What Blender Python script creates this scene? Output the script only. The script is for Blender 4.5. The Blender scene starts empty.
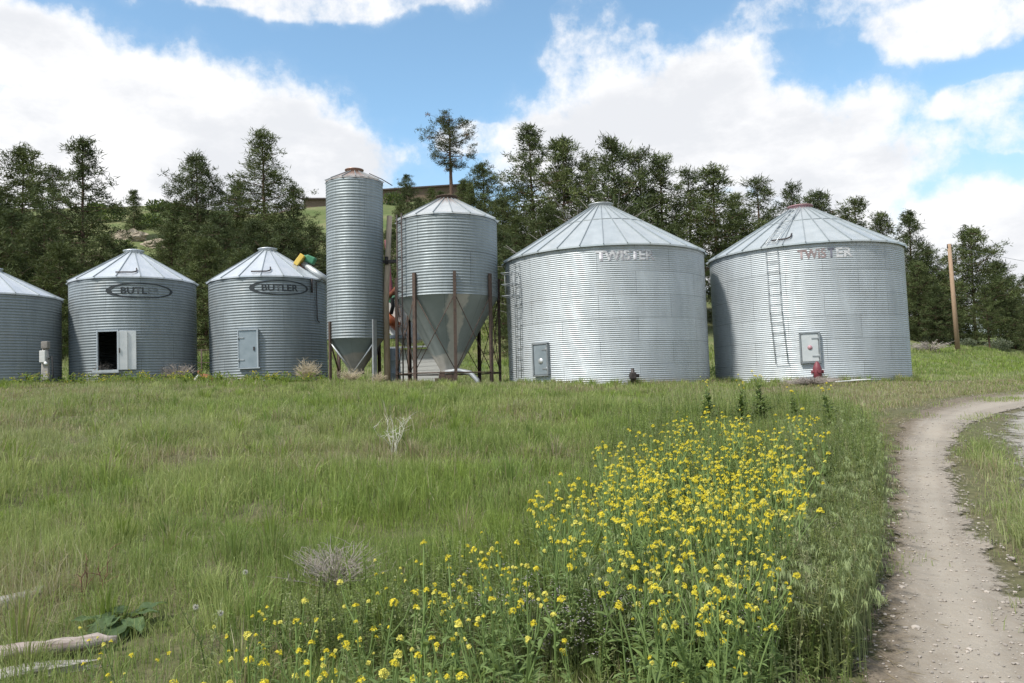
EXPOSURE = 1.05
SUN_E = 2.4
SKY_S = 0.10
SKY_TINT = (1.12, 1.25, 1.14)
CLOUD_HI = (5.25, 5.25, 5.3)
CLOUD_LO = (4.1, 4.2, 4.4)
DENOISE = True
import bpy, bmesh, math, random
import numpy as np
from mathutils import Vector, Matrix, Euler

random.seed(7)
RNG = np.random.default_rng(11)
PI = math.pi
SC = bpy.context.scene
COL = SC.collection

# ------------------------------------------------------------------ camera maths
F = 826.0
PITCH, ROLL = math.radians(3.5), math.radians(2.2)
CAM = Vector((0, 0, 1.6))
RM = Euler((PI / 2 + PITCH, 0, 0)).to_matrix() @ Matrix.Rotation(-ROLL, 3, 'Z')

def ray(u, v):
    return RM @ Vector(((u - 512) / F, -(v - 341.5) / F, -1))

def at(u, v, Y):
    r = ray(u, v)
    return CAM + r * (Y / r.y)

# ------------------------------------------------------------------ noise + terrain
def _h(ix, iy, s):
    a = np.sin(ix * 127.1 + iy * 311.7 + s * 74.7) * 43758.5453
    return a - np.floor(a)

def vnoise(x, y, s=0):
    x = np.asarray(x, float); y = np.asarray(y, float)
    ix, iy = np.floor(x), np.floor(y)
    fx, fy = x - ix, y - iy
    fx = fx * fx * (3 - 2 * fx); fy = fy * fy * (3 - 2 * fy)
    return ((_h(ix, iy, s) * (1 - fx) + _h(ix + 1, iy, s) * fx) * (1 - fy)
            + (_h(ix, iy + 1, s) * (1 - fx) + _h(ix + 1, iy + 1, s) * fx) * fy)

def fbm(x, y, s=0, o=3):
    a, t, n = .5, 0, 0
    for k in range(o):
        t = t + a * vnoise(x * 2 ** k, y * 2 ** k, s + k * 3); n += a; a *= .5
    return t / n

def sstep(a, b, x):
    t = np.clip((np.asarray(x, float) - a) / (b - a), 0, 1)
    return t * t * (3 - 2 * t)

def terr(x, y):
    x = np.asarray(x, float); y = np.asarray(y, float)
    zb = np.interp(x, [-60, -20, -13, -6, -2, 3.5, 11, 16, 25, 60], [2.7, 2.48, 2.34, 2.08, 1.88, 1.64, 1.45, 1.31, 1.2, 1.2])
    t = np.clip((y - 2) / 25., 0, 1)
    p = 1 - (1 - t) ** 1.22
    z = zb * p
    z = z + ((fbm(x * .45, y * .45, 5, 2) - .5) * .24 + (vnoise(x * 1.35, y * 1.35, 15) - .5) * .13) * sstep(3, 8, y) * (1 - sstep(4.5, 6.5, x - y * .12)) * (1 - .7 * sstep(20, 26, y))
    hr = np.interp(x, [-200, -60, -46, -36, -26, -10, 14, 37, 61, 80, 200], [34, 31.2, 31.2, 29.0, 30, 31.0, 21, 13, 8, 6, 5])
    s = np.clip((y - 44) / 86., 0, 1)
    s = .35 * s + .65 * s * s * (3 - 2 * s)
    z = z + (hr - 1.5) * s + (fbm(x * .07, y * .07, 9, 3) - .5) * 3.2 * sstep(50, 75, y)
    return z

def tz(x, y):
    return float(terr(x, y))

_S = np.geomspace(2.0, 330, 4000)
def ground_at(u, v, h=0.0):
    r = ray(u, v); r = r / r.y
    z = 1.6 + r.z * _S
    d = z - (terr(r.x * _S, _S) + h)
    k = int(np.argmax(d <= 0))
    if d[k] > 0: k = len(_S) - 1
    y = _S[k]
    if k > 0 and d[k] <= 0:
        y = _S[k - 1] + (_S[k] - _S[k - 1]) * d[k - 1] / (d[k - 1] - d[k] + 1e-9)
    return Vector((r.x * y, y, tz(r.x * y, y)))

# ------------------------------------------------------------------ object helpers
def tag(o, label=None, cat=None, group=None, kind=None):
    for k, w in (('label', label), ('category', cat), ('group', group), ('kind', kind)):
        if w: o[k] = w
    return o

def empty(name, loc, label, cat, group=None, rot=(0, 0, 0)):
    o = bpy.data.objects.new(name, None); COL.objects.link(o)
    o.location = loc; o.rotation_euler = rot; o.empty_display_size = .3
    return tag(o, label, cat, group)

def link(name, me, parent=None, loc=None):
    o = bpy.data.objects.new(name, me); COL.objects.link(o)
    if parent is not None: o.parent = parent
    if loc is not None: o.location = loc
    return o

def copy_tree(o, parent=None):
    c = o.copy(); COL.objects.link(c)
    if parent is not None: c.parent = parent
    for ch in o.children: copy_tree(ch, c)
    return c

class MB:
    def __init__(s): s.v, s.f, s.sm = [], [], []
    def add(s, vs, fs, smooth=False, M=None):
        b = len(s.v)
        s.v += [tuple(M @ Vector(p)) if M is not None else tuple(p) for p in vs]
        s.f += [tuple(b + i for i in q) for q in fs]; s.sm += [smooth] * len(fs)
        return s
    def box(s, c, d, M=None, bev=0.0):
        x, y, z = d[0] / 2, d[1] / 2, d[2] / 2
        if bev <= 0:
            vs = [(c[0] + i * x, c[1] + j * y, c[2] + k * z) for k in (-1, 1) for j in (-1, 1) for i in (-1, 1)]
            return s.add(vs, [(0, 2, 3, 1), (4, 5, 7, 6), (0, 1, 5, 4), (2, 6, 7, 3), (0, 4, 6, 2), (1, 3, 7, 5)], False, M)
        bm = bmesh.new(); bmesh.ops.create_cube(bm, size=1)
        for w in bm.verts: w.co = Vector((w.co.x * d[0] + c[0], w.co.y * d[1] + c[1], w.co.z * d[2] + c[2]))
        bmesh.ops.bevel(bm, geom=bm.edges[:], offset=bev, segments=2, affect='EDGES', profile=.5)
        bm.verts.ensure_lookup_table()
        s.add([w.co[:] for w in bm.verts], [[w.index for w in q.verts] for q in bm.faces], False, M); bm.free()
        return s
    def path(s, pts, rad, n=8, cap=True, smooth=True, M=None):
        pts = [Vector(p) for p in pts]
        if not hasattr(rad, '__len__'): rad = [rad] * len(pts)
        vs, fs = [], []
        d0 = (pts[1] - pts[0]).normalized()
        up = Vector((0, 0, 1)) if abs(d0.z) < .9 else Vector((1, 0, 0))
        a = d0.cross(up).normalized()
        for i, p in enumerate(pts):
            d = (pts[min(i + 1, len(pts) - 1)] - pts[max(i - 1, 0)]).normalized()
            a = (a - d * a.dot(d)).normalized(); b = d.cross(a)
            for k in range(n):
                t = 2 * PI * k / n
                vs.append(p + (a * math.cos(t) + b * math.sin(t)) * rad[i])
        for i in range(len(pts) - 1):
            for k in range(n):
                k2 = (k + 1) % n
                fs.append((i * n + k, i * n + k2, (i + 1) * n + k2, (i + 1) * n + k))
        s.add(vs, fs, smooth, M)
        if cap:
            b = len(s.v) - len(vs)
            s.f.append(tuple(b + k for k in range(n))[::-1]); s.sm.append(False)
            b2 = b + (len(pts) - 1) * n
            s.f.append(tuple(b2 + k for k in range(n))); s.sm.append(False)
        return s
    def lathe(s, prof, n=48, smooth=True, skip=None, M=None):
        vs, fs = [], []
        for r, z in prof:
            for k in range(n):
                t = 2 * PI * k / n
                vs.append((r * math.cos(t), r * math.sin(t), z))
        for i in range(len(prof) - 1):
            for k in range(n):
                if skip and skip(2 * PI * (k + .5) / n, (prof[i][1] + prof[i + 1][1]) / 2): continue
                k2 = (k + 1) % n
                fs.append((i * n + k, i * n + k2, (i + 1) * n + k2, (i + 1) * n + k))
        return s.add(vs, fs, smooth, M)
    def mesh(s, name, mat):
        me = bpy.data.meshes.new(name)
        me.from_pydata(s.v, [], s.f)
        me.polygons.foreach_set('use_smooth', s.sm)
        if mat: me.materials.append(mat)
        me.update()
        return me
    def build(s, name, mat, parent=None, loc=None):
        return link(name, s.mesh(name, mat), parent, loc)

def mesh_tris(name, V, T, mat, col=None, smooth=False):
    """mesh from numpy arrays: V (n,3), T (m,3), col (n,3) linear point colours"""
    V = np.ascontiguousarray(V, np.float32); T = np.ascontiguousarray(T, np.int32)
    me = bpy.data.meshes.new(name)
    me.vertices.add(len(V)); me.vertices.foreach_set('co', V.ravel())
    me.loops.add(T.size); me.loops.foreach_set('vertex_index', T.ravel())
    me.polygons.add(len(T)); me.polygons.foreach_set('loop_start', np.arange(0, T.size, 3, dtype=np.int32))
    me.polygons.foreach_set('use_smooth', np.full(len(T), smooth))
    me.update(calc_edges=True)
    if col is not None:
        at_ = me.color_attributes.new('col', 'FLOAT_COLOR', 'POINT')
        c4 = np.ones((len(V), 4), np.float32); c4[:, :3] = col
        at_.data.foreach_set('color', c4.ravel())
    me.materials.append(mat)
    return me

# ------------------------------------------------------------------ node helpers
class NT:
    def __init__(s, name, world=False):
        if world:
            s.m = bpy.data.worlds.new(name)
        else:
            s.m = bpy.data.materials.new(name)
        s.m.use_nodes = True
        s.t = s.m.node_tree; s.t.nodes.clear()
    def n(s, typ, **kw):
        nd = s.t.nodes.new(typ)
        ins = kw.pop('ins', {})
        for k, w in kw.items(): setattr(nd, k, w)
        for k, w in ins.items(): s.set(nd.inputs[k], w)
        return nd
    def set(s, sock, w):
        if isinstance(w, bpy.types.NodeSocket): s.t.links.new(w, sock)
        elif isinstance(w, bpy.types.Node): s.t.links.new(w.outputs[0], sock)
        else:
            if hasattr(sock.default_value, '__len__') and not hasattr(w, '__len__'): w = [w] * len(sock.default_value)
            if hasattr(w, '__len__') and len(w) == 3 and len(sock.default_value) == 4: w = (*w, 1)
            sock.default_value = w
    def math(s, op, a, b=0.0, c=0.0, clamp=False):
        nd = s.t.nodes.new('ShaderNodeMath'); nd.operation = op; nd.use_clamp = clamp
        for i, w in enumerate((a, b, c)): s.set(nd.inputs[i], w)
        return nd.outputs[0]
    def vmath(s, op, a, b=None, out=0):
        nd = s.t.nodes.new('ShaderNodeVectorMath'); nd.operation = op
        s.set(nd.inputs[0], a)
        if b is not None: s.set(nd.inputs[1], b)
        return nd.outputs['Value'] if op in ('LENGTH', 'DOT_PRODUCT') else nd.outputs[0]
    def mix(s, f, a, b, mode='MIX'):
        nd = s.t.nodes.new('ShaderNodeMix'); nd.data_type = 'RGBA'; nd.blend_type = mode
        s.set(nd.inputs[0], f); s.set(nd.inputs[6], a); s.set(nd.inputs[7], b)
        return nd.outputs[2]
    def noise(s, vec, scale, detail=4, rough=.55, dist=0.0, out=0):
        nd = s.n('ShaderNodeTexNoise', ins={'Scale': scale, 'Detail': detail, 'Roughness': rough, 'Distortion': dist})
        if vec is not None: s.set(nd.inputs['Vector'], vec)
        return nd.outputs[out]
    def ramp(s, f, stops):
        nd = s.t.nodes.new('ShaderNodeValToRGB'); s.set(nd.inputs[0], f)
        e = nd.color_ramp.elements
        while len(e) > 1: e.remove(e[-1])
        for i, (p, c) in enumerate(stops):
            q = e[0] if i == 0 else e.new(p)
            q.position = p; q.color = (*c, 1) if hasattr(c, '__len__') else (c, c, c, 1)
        return nd.outputs[0]
    def mr(s, x, a, b, c=0., d=1., smooth=False):
        nd = s.t.nodes.new('ShaderNodeMapRange'); nd.interpolation_type = 'SMOOTHSTEP' if smooth else 'LINEAR'
        for i, w in enumerate((x, a, b, c, d)): s.set(nd.inputs[i], w)
        return nd.outputs[0]
    def obj(s): return s.n('ShaderNodeTexCoord').outputs['Object']
    def pos(s): return s.n('ShaderNodeNewGeometry').outputs['Position']
    def sep(s, v):
        nd = s.n('ShaderNodeSeparateXYZ'); s.set(nd.inputs[0], v); return nd.outputs
    def comb(s, x, y, z=0.0):
        nd = s.n('ShaderNodeCombineXYZ')
        for i, w in enumerate((x, y, z)): s.set(nd.inputs[i], w)
        return nd.outputs[0]
    def bump(s, h, strength=.3, dist=.02):
        nd = s.n('ShaderNodeBump', ins={'Strength': strength, 'Distance': dist}); s.set(nd.inputs['Height'], h); return nd.outputs[0]
    def out(s, bsdf):
        o = s.n('ShaderNodeOutputMaterial'); s.t.links.new(bsdf if isinstance(bsdf, bpy.types.NodeSocket) else bsdf.outputs[0], o.inputs[0]); return s.m
    def pbr(s, col, rough=.7, metal=0.0, normal=None, spec=None):
        p = s.n('ShaderNodeBsdfPrincipled', ins={'Base Color': col, 'Roughness': rough, 'Metallic': metal})
        if normal is not None: s.set(p.inputs['Normal'], normal)
        if spec is not None: s.set(p.inputs['Specular IOR Level'], spec)
        return p

def simple(name, c0, c1, scale=8, rough=.7, metal=0.0, bump=.15, stretch=(1, 1, 1), detail=5):
    t = NT(name)
    v = t.vmath('MULTIPLY', t.obj(), stretch)
    f = t.noise(v, scale, detail, .6)
    c = t.mix(t.mr(f, .32, .68), c0, c1)
    return t.out(t.pbr(c, rough, metal, t.bump(f, bump, .01)))

def leaf_mat(name, trans=.35, rough=.6, spec=.25, vary=0.0):
    """col attribute -> diffuse/glossy leaf with some light passing through"""
    t = NT(name)
    a = t.n('ShaderNodeAttribute', attribute_name='col').outputs['Color']
    if vary:
        r = t.n('ShaderNodeObjectInfo').outputs['Random']
        a = t.mix(t.math('MULTIPLY', r, vary), a, t.mix(1.0, a, (1.5, 1.4, 1.15), 'MULTIPLY'))
    p = t.pbr(a, rough, 0, None, spec)
    tr = t.n('ShaderNodeBsdfTranslucent'); t.set(tr.inputs[0], t.mix(.35, a, (.30, .36, .06), 'MIX'))
    mx = t.n('ShaderNodeMixShader', ins={0: trans}); t.t.links.new(p.outputs[0], mx.inputs[1]); t.t.links.new(tr.outputs[0], mx.inputs[2])
    return t.out(mx)

def galv(name, base, rough, metal, ring, panels, var=.10, warm=0.0, stain=.25):
    """galvanised sheet: rings of curved panels, spangle, streaks of weathering, dark overlaps"""
    t = NT(name)
    o = t.obj(); x, y, z = t.sep(o)
    ang = t.math('ARCTAN2', y, x)
    rz = t.math('DIVIDE', z, ring); ri = t.math('FLOOR', rz); rf = t.math('FRACT', rz)
    pa = t.math('ADD', t.math('MULTIPLY', ang, panels / (2 * PI)), t.math('MULTIPLY', ri, .5))
    pi_ = t.math('FLOOR', pa); pf = t.math('FRACT', pa)
    wn = t.n('ShaderNodeTexWhiteNoise', noise_dimensions='2D'); t.set(wn.inputs['Vector'], t.comb(pi_, ri))
    v = t.math('MULTIPLY_ADD', wn.outputs['Value'], 2 * var, 1 - var)
    st = t.noise(t.comb(t.math('MULTIPLY', ang, 6), t.math('MULTIPLY', z, .35)), 1.6, 5, .65)
    v = t.math('MULTIPLY', v, t.mr(st, .3, .7, 1 - stain, 1.06))
    sp = t.noise(o, 22, 3, .7)
    v = t.math('MULTIPLY', v, t.mr(sp, .3, .7, .93, 1.05))
    seam = t.math('MAXIMUM', t.math('LESS_THAN', rf, .018), t.math('LESS_THAN', pf, .006))
    v = t.math('MULTIPLY', v, t.math('MULTIPLY_ADD', seam, -.45, 1))
    c = t.vmath('SCALE', base); t.set(c.node.inputs['Scale'], v)
    c = t.mix(t.math('MULTIPLY', t.mr(t.noise(o, 1.1, 6, .7), .58, .8), .35), c, (.36, .33, .29))
    low = t.mr(t.math('ADD', z, t.math('MULTIPLY', t.noise(t.comb(t.math('MULTIPLY', ang, 9), 0), 3, 4, .7), .7)), .35, .75, .55, 0)
    c = t.mix(low, c, (.27, .235, .19))                # splashed soil near the ground
    run = t.math('MULTIPLY', t.mr(t.noise(t.comb(t.math('MULTIPLY', ang, 22), t.math('MULTIPLY', z, .5)), 2.5, 4, .6), .66, .78), .45)
    c = t.mix(t.math('MULTIPLY', run, t.mr(t.noise(o, .8, 3), .45, .6)), c, (.24, .16, .11))
    r = t.mr(t.noise(o, 3, 4, .6), .3, .7, rough - .07, rough + .1)
    return t.out(t.pbr(c, r, metal, None, .4))

M = {}
M['galv_new'] = galv('galvanised_bright', (.50, .535, .555), .58, .42, .767, 9, .06, 0, .12)
M['galv_old'] = galv('galvanised_dull', (.25, .283, .30), .56, .40, .93, 6, .06, 0, .15)
M['galv_silo'] = galv('galvanised_silo', (.265, .30, .312), .56, .40, 1.17, 3, .05, 0, .16)

def roof_mat(name, c0, c1, rust=0.0, zr=1e3):
    t = NT(name)
    o = t.obj(); x, y, z = t.sep(o)
    f = t.noise(o, 2.2, 5, .6)
    c = t.mix(t.mr(f, .3, .7), c0, c1)
    ang = t.math('ARCTAN2', y, x)
    s = t.noise(t.comb(t.math('MULTIPLY', ang, 7), t.math('MULTIPLY', z, .5)), 2.2, 4, .65)
    c = t.mix(t.math('MULTIPLY', t.mr(s, .5, .8), .22), c, (.28, .27, .26))
    if rust > 0:
        k = t.math('MULTIPLY', t.mr(t.math('ADD', z, t.math('MULTIPLY', s, .9)), zr, zr + .5), rust, clamp=True)
        c = t.mix(k, c, (.25, .105, .05))
    return t.out(t.pbr(c, .42, .55, None, .4))
M['roof_new'] = roof_mat('roof_sheet_grey', (.44, .48, .49), (.54, .575, .58))
M['roof_old'] = roof_mat('roof_sheet_pale', (.52, .56, .60), (.62, .65, .68))
M['roof_rust'] = roof_mat('roof_sheet_rusty', (.50, .52, .52), (.62, .63, .62), .9, 7.0)
M['roof_rust_silo'] = roof_mat('roof_sheet_rusty_silo', (.40, .40, .39), (.52, .51, .48), .7, 8.0)
M['roofseam'] = simple('roof_seam_steel', (.25, .28, .29), (.33, .36, .37), 6, .5, .4, .05)
M['seam'] = simple('seam_steel', (.20, .22, .23), (.30, .32, .33), 6, .5, .5, .05)
M['door_grey'] = simple('door_sheet', (.34, .38, .41), (.43, .47, .50), 3, .5, .4, .05)
M['door_pale'] = simple('door_sheet_pale', (.52, .54, .54), (.62, .63, .62), 3, .45, .5, .05)
M['door_blue'] = simple('door_sheet_blue', (.24, .285, .31), (.31, .355, .38), 3, .45, .45, .05)
M['iron'] = simple('dark_iron', (.035, .03, .03), (.08, .065, .06), 12, .6, .5, .1)
M['rust'] = simple('rusty_steel', (.055, .04, .034), (.12, .08, .06), 9, .8, .2, .2)
M['rustred'] = simple('rusty_red_iron', (.16, .05, .03), (.28, .10, .05), 10, .8, .1, .2)
M['steel_post'] = simple('galvanised_post', (.40, .42, .43), (.52, .54, .54), 5, .5, .6, .05)
M['pole'] = simple('pole_wood', (.25, .165, .105), (.37, .26, .175), 5, .85, 0, .3, (6, 6, .6))
M['palepole'] = simple('bleached_pole_wood', (.36, .27, .19), (.52, .42, .31), 5, .85, 0, .3, (6, 6, .6))
M['greywood'] = simple('weathered_wood', (.24, .22, .20), (.42, .40, .37), 6, .9, 0, .5, (1, 9, 9))
M['pinkwood'] = simple('peeling_log_wood', (.20, .15, .125), (.44, .385, .345), 5, .9, 0, .7, (.7, 10, 10))
M['whitepaint'] = simple('white_painted_sheet', (.62, .62, .60), (.76, .76, .74), 4, .5, 0, .05)
M['boards'] = simple('pale_grey_boards', (.45, .45, .43), (.60, .60, .58), 4, .8, 0, .2, (1, 1, 12))
M['redpaint'] = simple('faded_red_paint', (.14, .022, .032), (.20, .05, .062), 6, .55, 0, .08)
M['orangepaint'] = simple('orange_paint', (.45, .10, .03), (.55, .16, .06), 6, .5, 0, .08)
M['pinkcap'] = simple('faded_pink_cap', (.33, .16, .19), (.44, .27, .29), 5, .55, .1, .05)
M['yellowpaint'] = simple('yellow_paint', (.65, .42, .05), (.72, .52, .12), 6, .5, 0, .05)
M['greenpaint'] = simple('green_paint', (.03, .16, .08), (.06, .24, .13), 6, .5, 0, .05)
M['bluedrum'] = simple('blue_grey_drum', (.26, .33, .40), (.36, .42, .48), 5, .5, .1, .05)
M['bark'] = simple('pine_bark', (.055, .035, .025), (.15, .09, .06), 5, .9, 0, .5, (2, 2, .6))
M['deadwood'] = simple('dead_twigs', (.17, .155, .14), (.28, .26, .235), 6, .9, 0, .2)
M['rock'] = simple('sandstone', (.22, .18, .13), (.42, .36, .27), .8, .9, 0, .6)
M['tar'] = simple('dark_roof', (.05, .04, .04), (.09, .07, .06), 4, .8, 0, .1)
M['logwall'] = simple('brown_wall', (.12, .085, .06), (.19, .14, .10), 2, .85, 0, .3, (1, 1, 8))
_t = NT('window_pane'); M['glass'] = _t.out(_t.pbr((.02, .025, .03), .08))
M['black'] = simple('black_rubber', (.015, .015, .015), (.03, .03, .03), 6, .8)
M['leaf'] = leaf_mat('grass_blades', .42)
M['needle'] = leaf_mat('pine_needles', .12, .7, .15, .75)
M['petal'] = leaf_mat('flower_petals', .25, .6, .2)

# ------------------------------------------------------------------ render, camera, light, sky
cd = bpy.data.cameras.new('camera'); cam = bpy.data.objects.new('camera', cd); COL.objects.link(cam)
cd.sensor_width = 36; cd.lens = F / 1024 * 36; cd.clip_end = 3000; cd.clip_start = .05
cam.matrix_world = Matrix.Translation(CAM) @ RM.to_4x4()
SC.camera = cam
SC.view_settings.view_transform = 'Standard'; SC.view_settings.look = 'None'
SC.view_settings.gamma = 1; SC.view_settings.use_curve_mapping = False
SC.view_settings.exposure = EXPOSURE
SC.render.engine = 'CYCLES'
SC.cycles.max_bounces = 8; SC.cycles.transparent_max_bounces = 8
SC.cycles.use_denoising = DENOISE
SC.cycles.sample_clamp_indirect = 6; SC.cycles.sample_clamp_direct = 10

SUN_AZ, SUN_EL = math.radians(-128), math.radians(54)     # azimuth measured from +Y towards +X
sd = Vector((math.sin(SUN_AZ) * math.cos(SUN_EL), math.cos(SUN_AZ) * math.cos(SUN_EL), math.sin(SUN_EL)))
sl = bpy.data.lights.new('sun', 'SUN'); so = bpy.data.objects.new('sun', sl); COL.objects.link(so)
sl.energy = SUN_E; sl.angle = math.radians(5); sl.color = (1, .955, .89)
so.rotation_euler = sd.to_track_quat('Z', 'Y').to_euler(); so.location = sd * 60 + Vector((0, 20, 0))

def sky():
    t = NT('World', True); SC.world = t.m
    d = t.n('ShaderNodeTexCoord').outputs['Generated']
    sk = t.n('ShaderNodeTexSky', sky_type='NISHITA', sun_disc=False)
    sk.sun_elevation = SUN_EL; sk.sun_rotation = SUN_AZ; sk.altitude = 1200; sk.air_density = 1.0; sk.dust_density = .6
    blue = t.mix(1.0, sk.outputs[0], SKY_TINT, 'MULTIPLY')
    x, y, z = t.sep(d)
    az = t.math('ARCTAN2', x, y); el = t.math('ARCSINE', z)
    # large cumulus banks: azimuth/elevation (from the picture's layout), soft ellipses broken up by noise
    def ae(u, v):
        r = ray(u, v).normalized(); return math.atan2(r.x, r.y), math.asin(r.z)
    p = t.comb(az, el, 0)
    warp = t.noise(d, 5.5, 4, .6, 0, 1)
    p = t.vmath('ADD', p, t.vmath('MULTIPLY', t.vmath('SUBTRACT', warp, (.5, .5, .5)), (.16, .10, 0)))
    field = None
    for (u, v, a, b, *pk) in CLOUDS:
        A, E = ae(u, v)
        q = t.vmath('MULTIPLY', t.vmath('SUBTRACT', p, (A, E, 0)), (F / a, F / b, 0))
        val = t.math('SUBTRACT', 1.0, t.vmath('LENGTH', q))
        if pk: val = t.math('MINIMUM', val, pk[0])
        field = val if field is None else t.math('SMOOTH_MAX', field, val, .12)
    # rest of the dome: scattered cloud from noise
    rest = t.math('MULTIPLY_ADD', t.noise(d, 2.1, 3, .5), 3.2, -1.45)
    away = t.math('MAXIMUM', t.mr(t.math('ABSOLUTE', az), .66, .85, 0, 1, True), t.mr(el, .50, .66, 0, 1, True))
    field = t.math('MAXIMUM', field, t.math('SUBTRACT', t.math('MULTIPLY', t.math('ADD', rest, 2.0), away), 2.0))
    n1 = t.noise(d, 13, 9, .62)
    n2 = t.noise(d, 42, 5, .6)
    det = t.math('ADD', t.math('MULTIPLY_ADD', n1, 1.15, -.575), t.math('MULTIPLY_ADD', n2, .34, -.17))
    fd = t.math('ADD', field, det)
    mask = t.mr(fd, -.04, .36, 0, 1, True)
    mask = t.math('POWER', mask, .85)
    wisp = t.mr(t.math('ADD', field, t.math('MULTIPLY_ADD', n1, 1.5, -.62)), -.1, 1.1, 0, .55, True)
    mask = t.math('MAXIMUM', mask, wisp)
    # cloud body: bright tops, cool grey thick bases
    body = t.noise(t.vmath('MULTIPLY', d, (1, 1, 2.0)), 5.5, 7, .6)
    thick = t.mr(field, .08, .45, 0, 1, True)
    g = t.math('MULTIPLY', t.mr(body, .36, .60, 0, 1, True), thick)
    ccol = t.mix(g, CLOUD_HI, CLOUD_LO)
    lowsky = t.mix(t.mr(el, .02, .32, .8, 0.0, True), blue, (2.85, 3.0, 3.25))
    c = t.mix(mask, lowsky, ccol)
    bg = t.n('ShaderNodeBackground', ins={'Color': c, 'Strength': SKY_S})
    o = t.n('ShaderNodeOutputWorld'); t.t.links.new(bg.outputs[0], o.inputs[0])

CLOUDS = [(15, 55, 120, 55), (80, 75, 110, 45), (140, 130, 210, 75), (255, 155, 140, 68), (340, 160, 80, 40), (60, 200, 280, 90), (310, 215, 130, 55),
          (300, -4, 190, 24, .22), (560, 160, 88, 62), (650, 125, 130, 75), (715, 82, 78, 56), (785, 145, 120, 58), (862, 172, 98, 44),
          (985, 222, 85, 36), (960, 265, 170, 50), (620, 52, 90, 34, .12), (940, 22, 92, 30, .30), (815, 10, 80, 24, .12), (1004, 95, 60, 22, .14), (1012, 128, 44, 24, .16),
          (700, 230, 260, 60), (589, 18, 34, 22, .06), (470, 140, 40, 18, .1)]
sky()

# ------------------------------------------------------------------ ground
def ground_material():
    t = NT('ground_soil_thatch_shade')
    p = t.pos(); x, y, z = t.sep(p)
    n1 = t.noise(p, .9, 6, .6); n2 = t.noise(p, 14, 4, .65); n3 = t.noise(p, .12, 4, .55)
    near = t.mix(t.mr(n2, .35, .65), (.075, .068, .04), (.15, .135, .075))  # soil and thatch tones darkened so gaps in the grass look like shadow
    near = t.mix(t.mr(n1, .42, .72, 0, .7), near, (.085, .105, .038))
    hill = t.mix(t.mr(t.noise(p, .35, 7, .65), .35, .66), (.105, .14, .05), (.185, .18, .09))
    hill = t.mix(t.mr(n3, .5, .66), hill, (.085, .12, .04))
    spk = t.mr(t.noise(p, 1.6, 5, .75), .6, .7)
    hill = t.mix(t.math('MULTIPLY', spk, .6), hill, (.055, .07, .03))
    c = t.mix(t.mr(y, 36, 50, 0, 1, True), near, hill)
    return t.out(t.pbr(c, .95, 0, t.bump(t.noise(p, 7, 6, .7), .5, .05), .15))

def grid(xs, ys, off=0.0, name='ground', mat=None):
    X, Y = np.meshgrid(xs, ys)
    Z = terr(X, Y) + off
    V = np.stack([X.ravel(), Y.ravel(), Z.ravel()], 1)
    nx, ny = len(xs), len(ys)
    i = np.arange((nx - 1) * (ny - 1)); r, c = i // (nx - 1), i % (nx - 1)
    a = r * nx + c
    T = np.concatenate([np.stack([a, a + 1, a + nx + 1], 1), np.stack([a, a + nx + 1, a + nx], 1)])
    return mesh_tris(name, V, T, mat, None, True)

tx = np.linspace(-1, 1, 341); k = 5.4
xs = 320 * np.sinh(k * tx) / math.sinh(k)
ty = np.linspace(-.62, 1, 400)
ys = 8 + 430 * np.sinh(5 * ty) / math.sinh(5)
tag(link('ground', grid(xs, ys, 0, 'ground', ground_material())), kind='structure')

# dirt track: pixel rows of its two edges, put on the terrain
TRK = [(683, 842, 1104), (640, 848, 1070), (600, 857, 1041), (560, 866, 1012), (530, 874, 988), (500, 880, 970), (470, 882, 962), (445, 884, 962),
       (425, 896, 974), (410, 914, 1015), (401, 938, 1080), (395, 980, 1130), (391, 1020, 1160)]
TL = np.array([ground_at(l, v)[:2] for v, l, r in TRK]); TR = np.array([ground_at(r, v)[:2] for v, l, r in TRK])
TL = np.vstack([TL[0] + (TL[0] - TL[1]) * 30, TL[0] + (TL[0] - TL[1]) * 4, TL]); TR = np.vstack([TR[0] + (TR[0] - TR[1]) * 30, TR[0] + (TR[0] - TR[1]) * 4, TR])
def dense(P, m):
    d = np.arange(len(P)); q = np.linspace(0, len(P) - 1, m)
    out = np.stack([np.interp(q, d, P[:, 0]), np.interp(q, d, P[:, 1])], 1)
    ker = np.ones(9) / 9
    pad = np.pad(out, ((4, 4), (0, 0)), 'edge')
    return np.stack([np.convolve(pad[:, i], ker, 'valid') for i in (0, 1)], 1)
TL, TR = dense(TL, 260), dense(TR, 260)

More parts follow.
